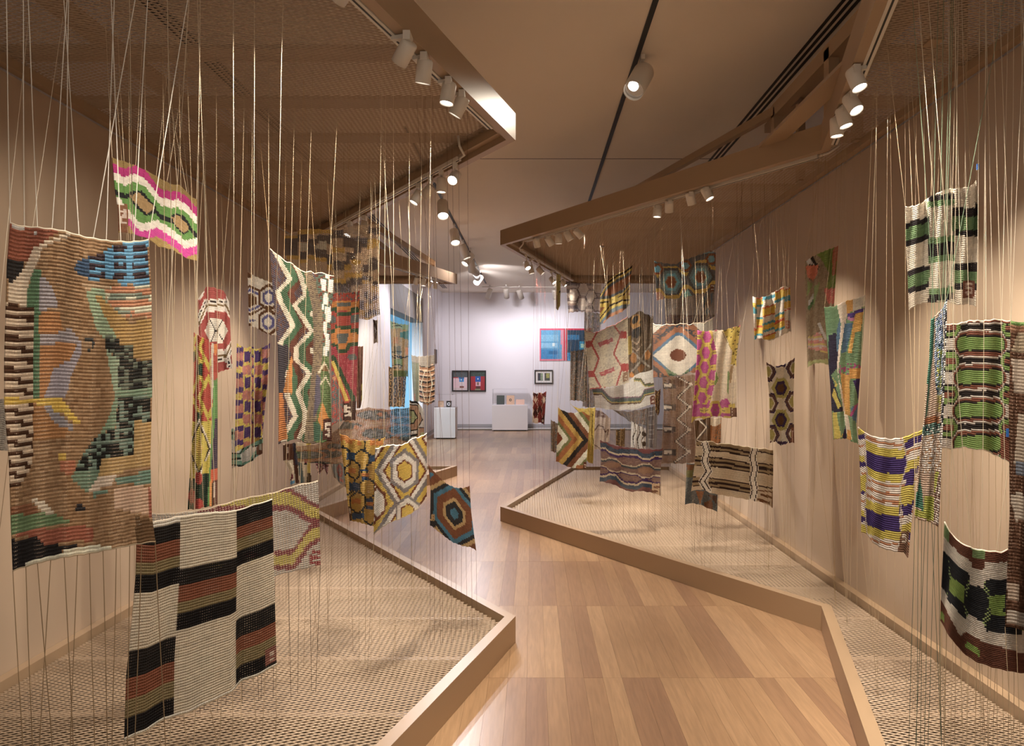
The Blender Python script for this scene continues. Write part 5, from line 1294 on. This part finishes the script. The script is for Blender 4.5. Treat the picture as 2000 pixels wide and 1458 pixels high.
def bars(k):
    k.crop(1330, 850, 9.115)
    dk, tn = '33211c', '8a6e48'
    sl = np.interp(k.a, [260, 500, 800, 1210, 1640], [-60, 20, 45, 130, 200])
    y = k.b - sl
    mid = (k.a > 490) & (k.a < 1225); lf = k.a < 370; rt = k.a > 1370
    for y0 in (90, 370, 740): k.bands(y, [(None, y0), (dk, y0 + 22), (tn, y0 + 70), (dk, y0 + 110), (tn, y0 + 150), (dk, y0 + 176), (None, 1e9)], mask=mid)
    k.bands(y, [(None, 60), (tn, 165), (dk, 187), (None, 1e9)], mask=mid)
    k.bands(y, [(None, 60), (tn, 130), (dk, 150), (None, 330), (dk, 352), (tn, 400), (dk, 450), (tn, 500), (dk, 520), (None, 740), (dk, 765), (None, 1e9)], mask=rt)
    k.bands(k.b, [(None, 100), (dk, 118), (tn, 180), (dk, 192), (None, 375), (dk, 390), (tn, 440), (dk, 480), (tn, 540), (dk, 552), (None, 745), (dk, 760), (tn, 815), (dk, 850), (tn, 900), (dk, 915), (None, 1e9)], mask=lf)
    for pts in ((370, 130, 420, 300, 370, 460, 450, 650, 330, 830, 440, 1000), (1280, 230, 1225, 400, 1270, 600, 1225, 790, 1270, 980, 1220, 1170)):
        k.L('c4b4a0', 130, *[v + (45 if i % 2 == 0 else 0) for i, v in enumerate(pts)])
        k.L(dk, 18, *pts); k.L(dk, 18, *[v + (90 if i % 2 == 0 else 0) for i, v in enumerate(pts)])
    k.P('b89e80', 1365, 970, 1640, 1020, 1640, 1310, 1365, 1180)
    for f in ((1410, 1040, 1610, 1090, 1610, 1140, 1410, 1080), (1365, 1120, 1575, 1190, 1575, 1235, 1365, 1170), (1610, 1010, 1640, 1010, 1640, 1310, 1610, 1290), (1355, 970, 1640, 1010, 1640, 1030, 1355, 990)): k.P('6a4022', *f)
panel('wide cream panel with dark brown bars and hexagon outlines in the right bay', 'R', [(1360, 860), (1372, 863), (1388, 861), (1400, 867), (1418, 866), (1440, 870), (1462, 873), (1480, 876), (1495, 876), (1510, 880)], [(1350, 960), (1372, 957), (1390, 965), (1420, 970), (1460, 977), (1490, 983), (1509, 993)],
      (5.0, 5.1, 5.0, 5.1), 80, 48, 'b09878', bars, left=[(1357, 905)], ntop=10, nbot=14, kind=0, ctop='5a4634', cbot='5a4634', cord='c8b8a0', slant=.03)
def purplewave(k):
    k.crop(1160, 850, 11.21)
    k.put(k.a > -1e9, '6c4c40'); k.speck('7a5648', .35)
    cr, pu, bl = 'a8906e', '3a2048', '34424e'
    def wave(pts, lo, hi, c, mask=None):
        y = np.interp(k.a, pts[0::2], pts[1::2]); m = (k.b >= y + lo) & (k.b < y + hi)
        k.put(m if mask is None else m & mask, c)
    t = (130, 290, 250, 290, 330, 370, 520, 440, 620, 420, 960, 450, 1070, 530, 1220, 530, 1330, 470, 1500, 470)
    top = np.interp(k.a, t[0::2], t[1::2]); k.put((k.b < top - 120), '6a3430'); k.put((k.b >= top - 120) & (k.b < top), bl); k.speck('2c2c34', .25, (k.b >= top - 120) & (k.b < top))
    wave(t, -20, 18, cr); wave(t, 18, 65, pu)
    for m_, c in (((130, 530, 250, 540, 330, 500, 500, 540, 620, 650, 900, 700, 1050, 640, 1220, 640, 1320, 720, 1500, 735), cr), ((130, 670, 250, 690, 330, 770, 500, 820, 600, 790, 750, 840, 950, 860, 1050, 930, 1220, 940, 1300, 890, 1500, 900), cr)):
        wave(m_, -14, 16, c); wave(m_, 16, 55, '3c4040') if c == cr and m_[1] == 530 else wave(m_, 16, 40, pu)
    k.E('80583c', 400, 660, 190, 60); k.E('80583c', 1130, 780, 170, 70)
    b = (130, 905, 250, 905, 340, 860, 480, 880, 600, 1020, 700, 1070, 950, 1095, 1050, 1030, 1220, 1050, 1300, 1090, 1500, 1100)
    wave(b, -60, -20, pu); wave(b, -20, 22, cr); wave(b, 22, 110, bl); wave(b, 110, 400, '6a3c34')
    k.R('a8845c', 1265, 1060, 1460, 1400); k.R('6a3c20', 1300, 1120, 1450, 1170); k.R('6a3c20', 1275, 1210, 1400, 1260); k.R('4a2c1c', 1445, 1060, 1470, 1400)
panel('purple, brown and blue wave panel hanging low over the right platform', 'R', [(1172, 860), (1185, 864), (1200, 870), (1218, 873), (1240, 876), (1262, 877), (1280, 878), (1295, 876)], [(1171, 941), (1185, 944), (1200, 948), (1215, 956), (1232, 962), (1250, 960), (1270, 963), (1290, 969)],
      (6.0, 6.1, 6.0, 6.1), 70, 46, '6c4c40', purplewave, left=[(1174, 900)], right=[(1290, 920)], ntop=10, nbot=14, kind=1, ctop='c8b8a0', cbot='7a664c', slant=.02)
def pinkyellow(k):
    k.crop(1270, 620, 6.942)
    y, m, w, br = 'b09428', 'a03a70', 'b8a488', '866a34'
    k.put(k.a > -1e9, w)
    x1 = np.interp(k.b, [150, 500, 900, 1200], [830, 900, 870, 800]); lf = k.a < x1
    k.put(lf & (k.b < 1180), m)
    for j in range(-1, 9):
        cy = 270 + 206 * j
        for cx in (770 - 17 * j * 1.0, 640 - 17 * j, 860 - 6 * j):
            c2 = cy if cx == 770 - 17 * j else cy + 103
        cx = 770 - 17 * j
        hx = k.hexm(cx, cy, 95, 125); k.put(lf & (hx < 1.0) & (hx > .62), y)
        k.put(lf & (np.abs(k.b - cy) < 34) & (np.abs(k.a - cx) > 88), y); k.put(lf & (np.abs(k.b - cy) < 8) & (np.abs(k.a - cx) > 88), br)
        k.put(lf & (np.abs(k.b - cy - 103) < 10) & (np.abs(k.a - cx + 8) < 60), br)
    k.P('70863c', 890, 740, 925, 830, 880, 930, 870, 900)
    mm = k.b > 1180 - (k.a > 900) * 0
    k.put((k.b > 1170) & (k.a < 1090), m); k.bands(np.mod(k.b - 1180, 118), [(None, 50), (y, 78), (br, 92), (y, 118)], mask=(k.b > 1170) & (k.a < 1090))
    k.X(880, 1260, 95, 130, [(y, 1.0), (m, .68), (br, .12)]); k.X(610, 1290, 70, 110, [(m, 1.0)]); k.X(1010, 1170, 70, 60, [(m, 1)])
    k.P(y, 965, 150, 1220, 110, 1170, 480, 1165, 660, 1090, 640, 1110, 450, 1060, 340); k.speck('66521e', .16, k.poly_mask((965, 150, 1220, 110, 1165, 660, 1090, 640, 1110, 450)))
    k.P(br, 970, 190, 1000, 230, 1100, 440, 1090, 440); k.P('9a7a50', 1085, 660, 1130, 650, 1090, 900, 1070, 900); k.P('7a8a50', 1050, 740, 1075, 740, 1060, 1040, 1045, 1040)
    k.P(y, 1060, 1180, 1150, 1170, 1150, 1230, 1060, 1260); k.put(k.b < np.interp(k.a, [640, 850, 1000, 1220], [180, 190, 165, 125]), 'a85060')
    k.P('6c4630', 1085, 1230, 1170, 1220, 1170, 1350, 1085, 1350)
    for yy in (1245, 1285, 1325): k.R('b8a08c', 1100, yy, 1150, yy + 14)
    k.put((k.b > 1350) & (k.a < 700), y)
panel('magenta and yellow hexagon column panel with cream side in the right bay', 'R', [(1362, 645), (1378, 647), (1400, 644), (1412, 645), (1425, 641), (1446, 635)], [(1351, 826), (1362, 817), (1375, 820), (1390, 815), (1405, 814), (1420, 818), (1439, 815)],
      (5.5, 5.6, 5.5, 5.6), 56, 60, 'b8a488', pinkyellow, left=[(1361, 700), (1356, 770)], right=[(1438, 700), (1438, 770)], ntop=8, nbot=8, kind=1, ctop='c0ac90', cbot='6a563e', slant=.05, gain=1.1)
def bigeye(k):
    k.crop(1270, 620, 6.942)
    k.put(k.a > -1e9, 'c4b8a6')
    dx, dy = k.a - 385, k.b - 520
    m = np.abs(dx) * .5 + np.abs(dy) * .55; m = np.maximum(m, np.abs(dx) * .62)
    m = np.maximum(np.abs(dx) / 560 + np.abs(dy) / 480, np.maximum(np.abs(dx) / 900, np.abs(dy) / 430))
    for lim, c in ((1.22, 'a0623c'), (1.02, '4c4a4a'), (.88, 'a0623c'), (.72, '4a6c84'), (.62, 'c2b29c')): k.put(m < lim, c)
    k.speck('4c4a4a', .25, (m < 1.22) & (m > 1.02)); k.speck('a0623c', .2, (m < 1.02) & (m > .88))
    k.E('6f3c24', 375, 515, 108, 82); k.P('6c7c58', 200, 690, 300, 740, 400, 800, 520, 700, 540, 770, 380, 810, 240, 790); k.P('3e5a44', 240, 760, 380, 800, 500, 740, 520, 780, 380, 812, 260, 800)
panel('white panel with rust eye inside blue and orange diamond bands', 'R', [(1275, 632), (1290, 635), (1305, 633), (1318, 634), (1334, 631), (1345, 634), (1360, 630), (1375, 631), (1392, 622)], [(1276, 738), (1295, 738), (1315, 735), (1335, 733), (1345, 728), (1362, 730), (1392, 728)],
      (5.85, 6.05, 5.85, 6.05), 58, 48, 'c4b8a6', bigeye, ntop=10, nbot=5, kind=1, cord='d8c8b0', ctop='d8c6aa', slant=.05, bulge=.08, gain=0.7)
def zigbrown(k):
    k.crop(1260, 720, 5.028)
    k.put(k.a > -1e9, '7c5a40'); k.speck('86644a', .4)
    for y0 in (160, 375, 590, 815): k.R('42362e', 180, y0 - 22, 300, y0 + 40); k.R('c0b09a', 185, y0 - 8, 262, y0 + 22)
    zz = [320, 90, 450, 160, 320, 285, 440, 380, 315, 500, 440, 600, 300, 715, 430, 820, 290, 920]
    k.L('3c322c', 26, *zz); k.L('b8a890', 12, *zz)
    for x, y in ((450, 158), (440, 378), (435, 598), (430, 820)): k.R('c0b09a', x - 20, y - 14, x + 14, y + 14)
    k.P('5a3a22', 320, 95, 440, 160, 330, 180, 190, 120)
panel('tall sheer brown zigzag panel hanging below the rust eye panel', 'R', [(1294, 730), (1320, 736), (1345, 732), (1366, 732)], [(1291, 907), (1310, 906), (1330, 907), (1360, 905)], (6.4, 6.5, 6.4, 6.5), 40, 66, '7c5a40', zigbrown, left=[(1297, 800), (1292, 880)], right=[(1357, 800), (1358, 860)],
      ntop=6, nbot=9, kind=2, ctop='c0ac90', cbot='6a563e', slant=.02, bcord='c8b8a0')
def redwhite(k):
    k.crop(1130, 620, 7.288)
    k.speck('a89a84', .25); r = 'a4423c'
    k.L(r, 26, 270, 200, 175, 370, 290, 590, 210, 800, 310, 990); k.L(r, 24, 500, 110, 600, 250, 500, 520, 620, 720, 540, 970)
    k.R(r, 100, 340, 175, 430); k.R(r, 140, 760, 215, 850); k.R(r, 595, 200, 680, 300); k.R(r, 610, 660, 710, 770)
    for cx, cy in ((385, 355), (405, 775)):
        f = [cx - 110, cy + 15, cx + 95, cy - 65, cx + 110, cy - 10, cx - 85, cy + 70]; k.P('a85050', *f); k.L('b8846c', 8, cx - 80, cy + 30, cx + 85, cy - 35)
    k.P('8a6a50', 630, 800, 710, 760, 715, 900, 630, 930); k.R('b8a088', 650, 830, 690, 845); k.R('b8a088', 650, 870, 690, 885); k.L(r, 16, 150, 1020, 330, 1010, 420, 1000)
panel('cream panel with red double lozenge lines in the right bay', 'R', [(1142, 646), (1160, 650), (1175, 645), (1190, 637), (1202, 634), (1215, 625), (1226, 619)], [(1152, 762), (1170, 760), (1190, 757), (1210, 754), (1229, 748)], (6.25, 6.35, 6.25, 6.35), 54, 56, 'b8aa90', redwhite,
      left=[(1146, 700)], right=[(1227, 690)], ntop=9, nbot=4, kind=1, ctop='d8c6aa', slant=.06, cord='b06a60')
def whitewave(k):
    k.crop(1130, 620, 7.288)
    yy = np.interp(k.a, [150, 330, 420, 480, 880, 940, 1080], [1030, 1030, 1130, 1170, 1150, 1050, 1020])
    k.bands(k.b - yy, [(None, -25), ('8a6470', -10), ('5c6460', 25), ('4c6a58', 40), ('b09a4c', 60), ('6a5444', 80), (None, 1e9)])
    yy = np.interp(k.a, [800, 880, 940, 1050], [880, 880, 960, 950]); k.bands(k.b - yy, [(None, -15), ('6a5a40', 0), ('5c6a4c', 20), ('b09a4c', 35), (None, 1e9)], mask=(k.a > 790) & (k.b < 990))
    k.R('7a4a3a', 1020, 1120, 1090, 1240); k.R('c0ac98', 1040, 1140, 1075, 1160); k.R('c0ac98', 1040, 1190, 1075, 1210)
panel('white panel with thin wavy green and yellow band below the red lozenge panel', 'R', [(1155, 758), (1190, 757), (1225, 748), (1240, 732), (1255, 727), (1275, 722)], [(1162, 797), (1180, 800), (1200, 802), (1225, 802), (1245, 801), (1258, 795), (1280, 790)], (6.55, 6.65, 6.55, 6.65), 60, 34, 'c8bcae', whitewave,
      left=[(1161, 775)], ntop=6, nbot=12, kind=1, ctop='c8b8a0', cbot='7a664c', slant=.02, bulge=.08)
def moth(k):
    k.uv()
    n = k.rs.rand(*k.C.shape[:2]); k.put(n > .7, '6a5640')
    k.E('a07434', .3, .12, .2, .1); k.E('34322e', .3, .1, .12, .06); k.E('34322e', .35, .3, .2, .08); k.R('a0743a', .2, .2, .5, .24); k.L('8a8070', .04, .1, .55, .5, .72, .95, .5); k.L('8a8070', .04, .1, .9, .5, .72, .9, .9)
    for f in ((.15, .4, .35, .48, .5, .4), (.15, .5, .35, .58, .55, .5)): k.L('9a8468', .025, *f)
    k.E('9c682c', .2, .68, .13, .08); k.E('9c682c', .8, .68, .13, .08); k.E('8a5a24', .5, .85, .14, .06); k.P('a08a2c', 0, .3, .12, .32, .16, .6, 0, .62); k.E('b4762c', .12, .96, .1, .05)
panel('dark brown moth patterned panel between the red lozenge and rust eye panels', 'R', [(1226, 622), (1240, 612), (1250, 606), (1274, 622)], [(1228, 738), (1250, 742), (1273, 725)], (6.9, 7.0, 6.9, 7.0), 34, 52, '5e4e3c', moth, ntop=6, nbot=4, kind=1, ctop='c0ac90', slant=.05, gain=1.3)
def bluehex(k):
    k.crop(1260, 480, 9.1125)
    y, b, g, r = 'b08c34', '5c8c94', '565656', '7a4426'
    sk = np.interp(k.a, [150, 450, 950, 1260], [30, 20, -110, -150]); yy = k.b - sk
    k.put(k.a > -1e9, g)
    k.put(yy < 270, b); k.speck(r, .2, yy < 250)
    top = np.interp(k.a, [160, 220, 320, 570, 700, 780, 900, 1100, 1180, 1260], [330, 560, 400, 400, 510, 510, 310, 270, 400, 400]); k.put(np.abs(k.b - top) < 32, y)
    for cx, cy, sc in ((460, 650, 1), (985, 560, 1)): k.X(cx, cy, 240, 240, [('4c4a4a', 1.05), ('5c7478', .86), ('5a94a0', .64), ('8a6a50', .44), (r, .36)])
    for cx, cy in ((220, 420), (720, 360), (1180, 240)): k.X(cx, cy, 110, 100, [(r, 1), (b, .6)])
    bot = np.interp(k.a, [210, 270, 370, 600, 680, 780, 880, 1080, 1180, 1230], [790, 790, 920, 910, 740, 730, 830, 800, 670, 650]); k.put(np.abs(k.b - bot) < 34, y)
    k.put((k.b > bot + 34) & (k.a < 330), 'b08070'); k.P('6a9cae', 690, 850, 750, 770, 830, 890, 700, 925); k.P('a86a3c', 690, 770, 740, 770, 720, 830)
    k.R('6a4430', 1150, 690, 1230, 830); k.R('b8a08c', 1165, 710, 1220, 730); k.R('b8a08c', 1165, 770, 1220, 790)
panel('turquoise, yellow and rust hexagon panel high in the right bay', 'R', [(1278, 510), (1300, 514), (1320, 516), (1335, 508), (1350, 503), (1370, 496), (1390, 489), (1398, 494)], [(1283, 588), (1300, 584), (1320, 585), (1340, 581), (1360, 576), (1380, 573), (1396, 570)],
      (6.25, 6.35, 6.25, 6.35), 58, 42, '565656', bluehex, ntop=11, nbot=10, kind=1, ctop='c0a888', cbot='b8a488', slant=.05, gain=1.5)
def greyblue(k):
    k.crop(1260, 480, 9.1125); k.speck('786a5c', .3); k.put(k.b > 1235, '5a4034'); k.speck('3e3438', .3, k.b > 1235)
    for f in ((1060, 850, 1130, 850, 1060, 1050, 1020, 1160), (1150, 850, 1210, 850, 1200, 1000, 1160, 1080), (1060, 1180, 1110, 1100, 1150, 1180, 1110, 1240)): k.P('2f5a6c', *f)
    k.P('7c5a44', 1060, 1050, 1130, 870, 1170, 1060, 1110, 1100)
panel('sheer grey panel with brown hem and blue side below the turquoise hexagon panel', 'R', [(1299, 572), (1320, 574), (1350, 572), (1396, 568)], [(1299, 634), (1320, 636), (1350, 634), (1380, 628), (1396, 618)], (6.8, 6.9, 6.8, 6.9), 44, 34, '7e7064', greyblue, ntop=3, nbot=4, kind=2)
def yellowstripe(k):
    k.crop(1100, 500, 9.1125)
    y, dk, g, o = 'b8a034', '33281c', '54585a', '965a30'
    yy = k.b - np.interp(k.a, [650, 780, 960, 1100, 1240], [0, -230, -360, -430, -540])
    k.put(k.a > -1e9, o)
    k.bands(yy, [('6a4224', 660), (y, 700), (dk, 735), (y, 775), (g, 830), (o, 960), (None, 1e9)])
    y2 = k.b - np.interp(k.a, [650, 820, 1060, 1240], [0, -20, -130, -330]); k.bands(y2, [(None, 730), (g, 780), (y, 825), (dk, 850), (y, 920), (None, 1e9)])
    y3 = k.b - np.interp(k.a, [650, 740, 830, 1050, 1200], [0, -110, -230, -320, -330]); k.bands(y3, [(None, 1030), (y, 1100), (dk, 1130), (y, 1190), ('60727a', 1260), ('b4784a', 1e9)])
panel('yellow and black slanted stripe panel high near the right canopy tip', 'R', [(1172, 575), (1180, 565), (1187, 549), (1200, 538), (1212, 531), (1222, 526), (1235, 518)], [(1172, 635), (1180, 632), (1188, 622), (1200, 617), (1215, 610), (1230, 597)],
      (7.2, 7.35, 7.2, 7.35), 44, 46, '965a30', yellowstripe, right=[(1231, 550)], ntop=8, nbot=6, kind=1, ctop='9a8060', slant=.02, gain=1.2)
def sheerhex(k):
    k.crop(1100, 500, 9.1125); k.stripes([('4a342c', .28), ('a08a76', .30), ('8a6850', .2), ('4a342c', .22)], 140, 490)
    for cx, cy in ((180, 700), (335, 860), (360, 600), (500, 730), (610, 870), (620, 560)): k.X(cx, cy, 105, 115, [('5a4438', 1.06), ('b8a692', .92)])
panel('sheer cream hexagon panel with dark thin bars near the right canopy tip', 'R', [(1105, 548), (1130, 552), (1150, 553), (1174, 555)], [(1110, 612), (1130, 610), (1150, 611), (1172, 611)], (8.2, 8.25, 8.2, 8.25), 44, 34, 'b8a692', sheerhex, ntop=8, nbot=4, kind=2, ctop='d8c6aa', slant=.05, sr=.0016)
def streaks(k):
    k.uv(); n = k.rs.rand(1, k.C.shape[1]); n = np.repeat(n, k.C.shape[0], 0); k.put(n > .75, '7a5c3a'); k.put(n < .25, '4c4e48'); k.speck('8a7a62', .18); k.speck('94643a', .1)
panel('grey and brown vertically streaked panel above the chevron panel', 'R', [(1114, 686), (1130, 684), (1146, 682)], [(1113, 783), (1130, 784), (1146, 786)], (8.45, 8.5, 8.45, 8.5), 28, 44, '655a4c', streaks, ntop=5, nbot=5, kind=1)
panel('dark grey and rust streaked panel behind the sheer cream hexagon panel', 'R', [(1142, 608), (1158, 610), (1174, 612)], [(1138, 795), (1150, 798), (1163, 796)], (8.6, 8.65, 8.6, 8.65), 24, 60, '6e604e', streaks, ntop=5, nbot=4, kind=2)
def chevron(k):
    k.crop(1070, 780, 9.72)
    q = (k.a - 190) + np.abs(k.b - 760) * np.where(k.b < 760, .82, 1.12) * 1.0
    q = (k.a - 190) * 1.0 + np.abs(k.b - 740 - (k.a - 190) * .08) * .80
    k.bands(q, [('7a3c20', 95), ('c8b8a0', 205), ('6c6e3c', 270), ('9a5a26', 370), ('b08a30', 480), ('332c28', 580), ('7e4a2a', 690), ('c8b8a0', 800), ('6c6e3c', 880), ('9a5a26', 1e9)])
    k.R('a0602c', 530, 1260, 670, 1330); k.R('6a3a24', 670, 1200, 735, 1330); k.R('b8a088', 690, 1240, 725, 1260); k.R('b8a088', 690, 1285, 725, 1300)
panel('brown, yellow and white chevron panel at the aisle end of the right bay', 'R', [(1090, 796), (1100, 802), (1112, 806), (1125, 806), (1137, 803), (1152, 812)], [(1086, 902), (1098, 908), (1112, 914), (1128, 917), (1144, 917)], (7.7, 7.8, 7.7, 7.8), 44, 46, 'c8b8a0', chevron,
      left=[(1090, 830), (1087, 880)], right=[(1149, 860)], ntop=6, nbot=8, kind=0, rib=.003, sr=.0016, cbot='c8b8a0', gain=1.05)
panel('bright yellow narrow panel folded behind the chevron panel', 'R', [(1114, 789), (1125, 796), (1140, 798), (1152, 796), (1163, 796)], [(1146, 900), (1150, 905), (1154, 906), (1158, 907)], (8.0, 8.05, 8.0, 8.05), 26, 44, 'bca03a', lambda k: (k.speck('aa8c30', .15), k.uv(), k.L('6a5a20', .05, .9, .1, .75, .5, .95, .6, .8, .8)), left=[(1140, 815), (1148, 860)], right=[(1160, 860)],
      ntop=5, nbot=3, kind=0, rib=.003)
panel('small brown streaked panel left of the chevron panel', 'R', [(1076, 820), (1082, 823), (1090, 827)], [(1076, 882), (1083, 885), (1090, 886)], (8.1, 8.15, 8.1, 8.15), 14, 28, '7a5c44', streaks, ntop=3, nbot=3, kind=1)
def star(k):
    k.crop(1080, 660, 6.077); k.speck('a8907a', .3); k.P('6c4630', 500, 850, 630, 860, 625, 950, 500, 940); k.R('b09a88', 555, 865, 600, 880); k.R('b09a88', 570, 905, 605, 920); k.L('5a3a24', 14, 480, 1120, 540, 1040, 590, 1050, 620, 1120, 660, 1090, 640, 1180); k.L('5a3a24', 10, 490, 1270, 560, 1320)
panel('beige panel with brown star corner behind the chevron panel', 'R', [(1161, 800), (1175, 802), (1193, 818)], [(1159, 880), (1175, 878), (1190, 862)], (8.5, 8.55, 8.5, 8.55), 26, 36, 'b09880', star, ntop=4, nbot=4, kind=2)
def ochre_streak(k):
    k.uv(); n = np.repeat(k.rs.rand(1, k.C.shape[1]), k.C.shape[0], 0); k.put(n > .6, '4a341c'); k.speck('a8803a', .2)
panel('small ochre and black streaked panel above the purple wave panel', 'R', [(1203, 840), (1212, 838), (1221, 836)], [(1203, 870), (1212, 874), (1220, 874)], (9.0, 9.0, 9.0, 9.0), 16, 20, '8a662c', ochre_streak, ntop=3, nbot=3, kind=1)
def blacklines(k):
    k.uv()
    for x in (.2, .5, .8): k.L('3a2c24', .05, x, 0, x + .12, .3, x - .08, .6, x + .05, 1)
    k.E('4a3a30', .85, .3, .15, .12); k.E('4a3a30', .9, .75, .12, .12)
panel('small white panel with black wavy lines above the purple wave panel', 'R', [(1233, 822), (1245, 829), (1262, 838)], [(1232, 874), (1245, 878), (1261, 878)], (8.6, 8.65, 8.6, 8.65), 28, 30, 'd4c4ae', blacklines, ntop=5, nbot=4, kind=0)
def greysq(k):
    k.uv()
    for v in (.1, .32, .55, .78):
        for u in (.25, .6): k.R('a09a98', u, v, u + .06, v + .12)
        k.R('a09a98', .2, v, .75, v + .015); k.R('a09a98', .2, v + .11, .75, v + .125)
panel('grey striped strip with pale square outlines left of the brown zigzag panel', 'R', [(1262, 797), (1275, 794), (1284, 792)], [(1262, 874), (1272, 876), (1282, 876)], (8.2, 8.25, 8.2, 8.25), 24, 40, '706a6a', greysq, ntop=4, nbot=3, kind=1)
panel('sheer taupe streaked panel below the white wavy band panel', 'R', [(1196, 800), (1225, 804), (1262, 798)], [(1213, 812), (1235, 828), (1262, 832)], (8.8, 8.85, 8.8, 8.85), 30, 18, '7a6a5a', streaks, ntop=4, nbot=3, kind=2)
panel('narrow rust and black strip right of the white wavy band panel', 'R', [(1279, 762), (1285, 763), (1290, 760)], [(1281, 806), (1285, 814), (1288, 806)], (7.6, 7.6, 7.6, 7.6), 10, 26, '6a3e1e', ochre_streak, ntop=2, nbot=2, kind=1)
def lowblue(k):
    k.crop(1330, 850, 9.115)
    k.put(k.a > -1e9, '5a5c58'); k.speck('6a6a62', .3); k.P('8a5224', 260, 1000, 410, 1000, 340, 1240); k.P('7a4a2a', 410, 1210, 550, 1140, 570, 1340, 420, 1280); k.P('6c6430', 90, 640, 160, 560, 240, 540, 200, 760, 100, 760); k.P('7a4a24', 100, 530, 240, 530, 200, 640, 110, 620); k.P('5c4030', 470, 1060, 640, 1080, 640, 1240)
panel('grey, rust and olive panel hanging lowest behind the cream bar panel', 'R', [(1341, 905), (1365, 905), (1402, 915)], [(1338, 986), (1355, 984), (1370, 988), (1385, 995), (1401, 1000)], (5.5, 5.6, 5.5, 5.6), 40, 40, '5a5c58', lowblue, ntop=4, nbot=9, kind=1, cbot='5a4634')
def darkzig(k):
    k.crop(1260, 720, 5.028); k.put(k.a > 640, '8c4f18'); k.L('b8a890', 12, 520, 500, 600, 580, 510, 690); k.L('3c322c', 8, 540, 490, 625, 580, 520, 700); k.speck('5a4a34', .2, k.a > 660); k.P('b8a488', 640, 480, 740, 480, 740, 540, 690, 570, 640, 560)
panel('dark brown and orange panel showing below the magenta hexagon panel', 'R', [(1357, 822), (1385, 815), (1409, 816)], [(1359, 862), (1385, 866), (1407, 868)], (6.0, 6.05, 6.0, 6.05), 34, 26, '54361c', darkzig, ntop=3, nbot=3, kind=1)
panel('slim pale yellow strip hanging by the right canopy tip', 'R', [(1087, 536), (1091, 535), (1095, 537)], [(1086, 603), (1089, 608), (1094, 598)], (8.3, 8.3, 8.3, 8.3), 10, 34, 'b4a05c', lambda k: (k.uv(), k.R('4a4436', .7, .2, 1, .25), k.R('4a4436', .7, .5, 1, .55), k.R('8a6a40', 0, .6, .3, 1)), ntop=3, nbot=2, kind=0, ctop='d8c6aa', slant=.05)
def argyle(k):
    k.crop(840, 680, 7.289)
    for i, x in enumerate((1500, 1562, 1625)):
        for j in range(6):
            y = 660 + 93 * j + (46 if i % 2 else 0); k.D(x, y, 42, 105, [('7c2a24' if (i + j) % 3 else '4a2620', .9)])
    for x in (1500, 1620): k.D(x, 740, 30, 70, [('c8ac94', .8)])
    k.put((k.b > 1000) & (k.a < 1540), 'c4ac94'); k.R('3a2620', 1590, 1000, 1620, 1080); k.R('c4ac94', 1600, 1020, 1610, 1060)
panel('small dark red and cream argyle panel hanging alone by the far room', 'R', [(1041, 765), (1047, 769), (1054, 766), (1061, 768), (1067, 763)], [(1040, 826), (1048, 829), (1055, 826), (1063, 831)], (7.95, 8.0, 7.95, 8.0), 28, 36, 'c0a48c', argyle, ntop=6, nbot=6, kind=0, ctop='9a4a48', cbot='9a4a48', slant=.015, sr=.0013)
panel('grey violet sheer panel between the moth and rust eye panels', 'R', [(1245, 616), (1260, 612), (1276, 618)], [(1250, 730), (1262, 728), (1276, 722)], (7.4, 7.45, 7.4, 7.45), 26, 44, '6c6464', lambda k: (k.uv(), k.E('9a5c3a', .75, .15, .15, .1), k.speck('5c5450', .3)), ntop=4, nbot=3, kind=2)
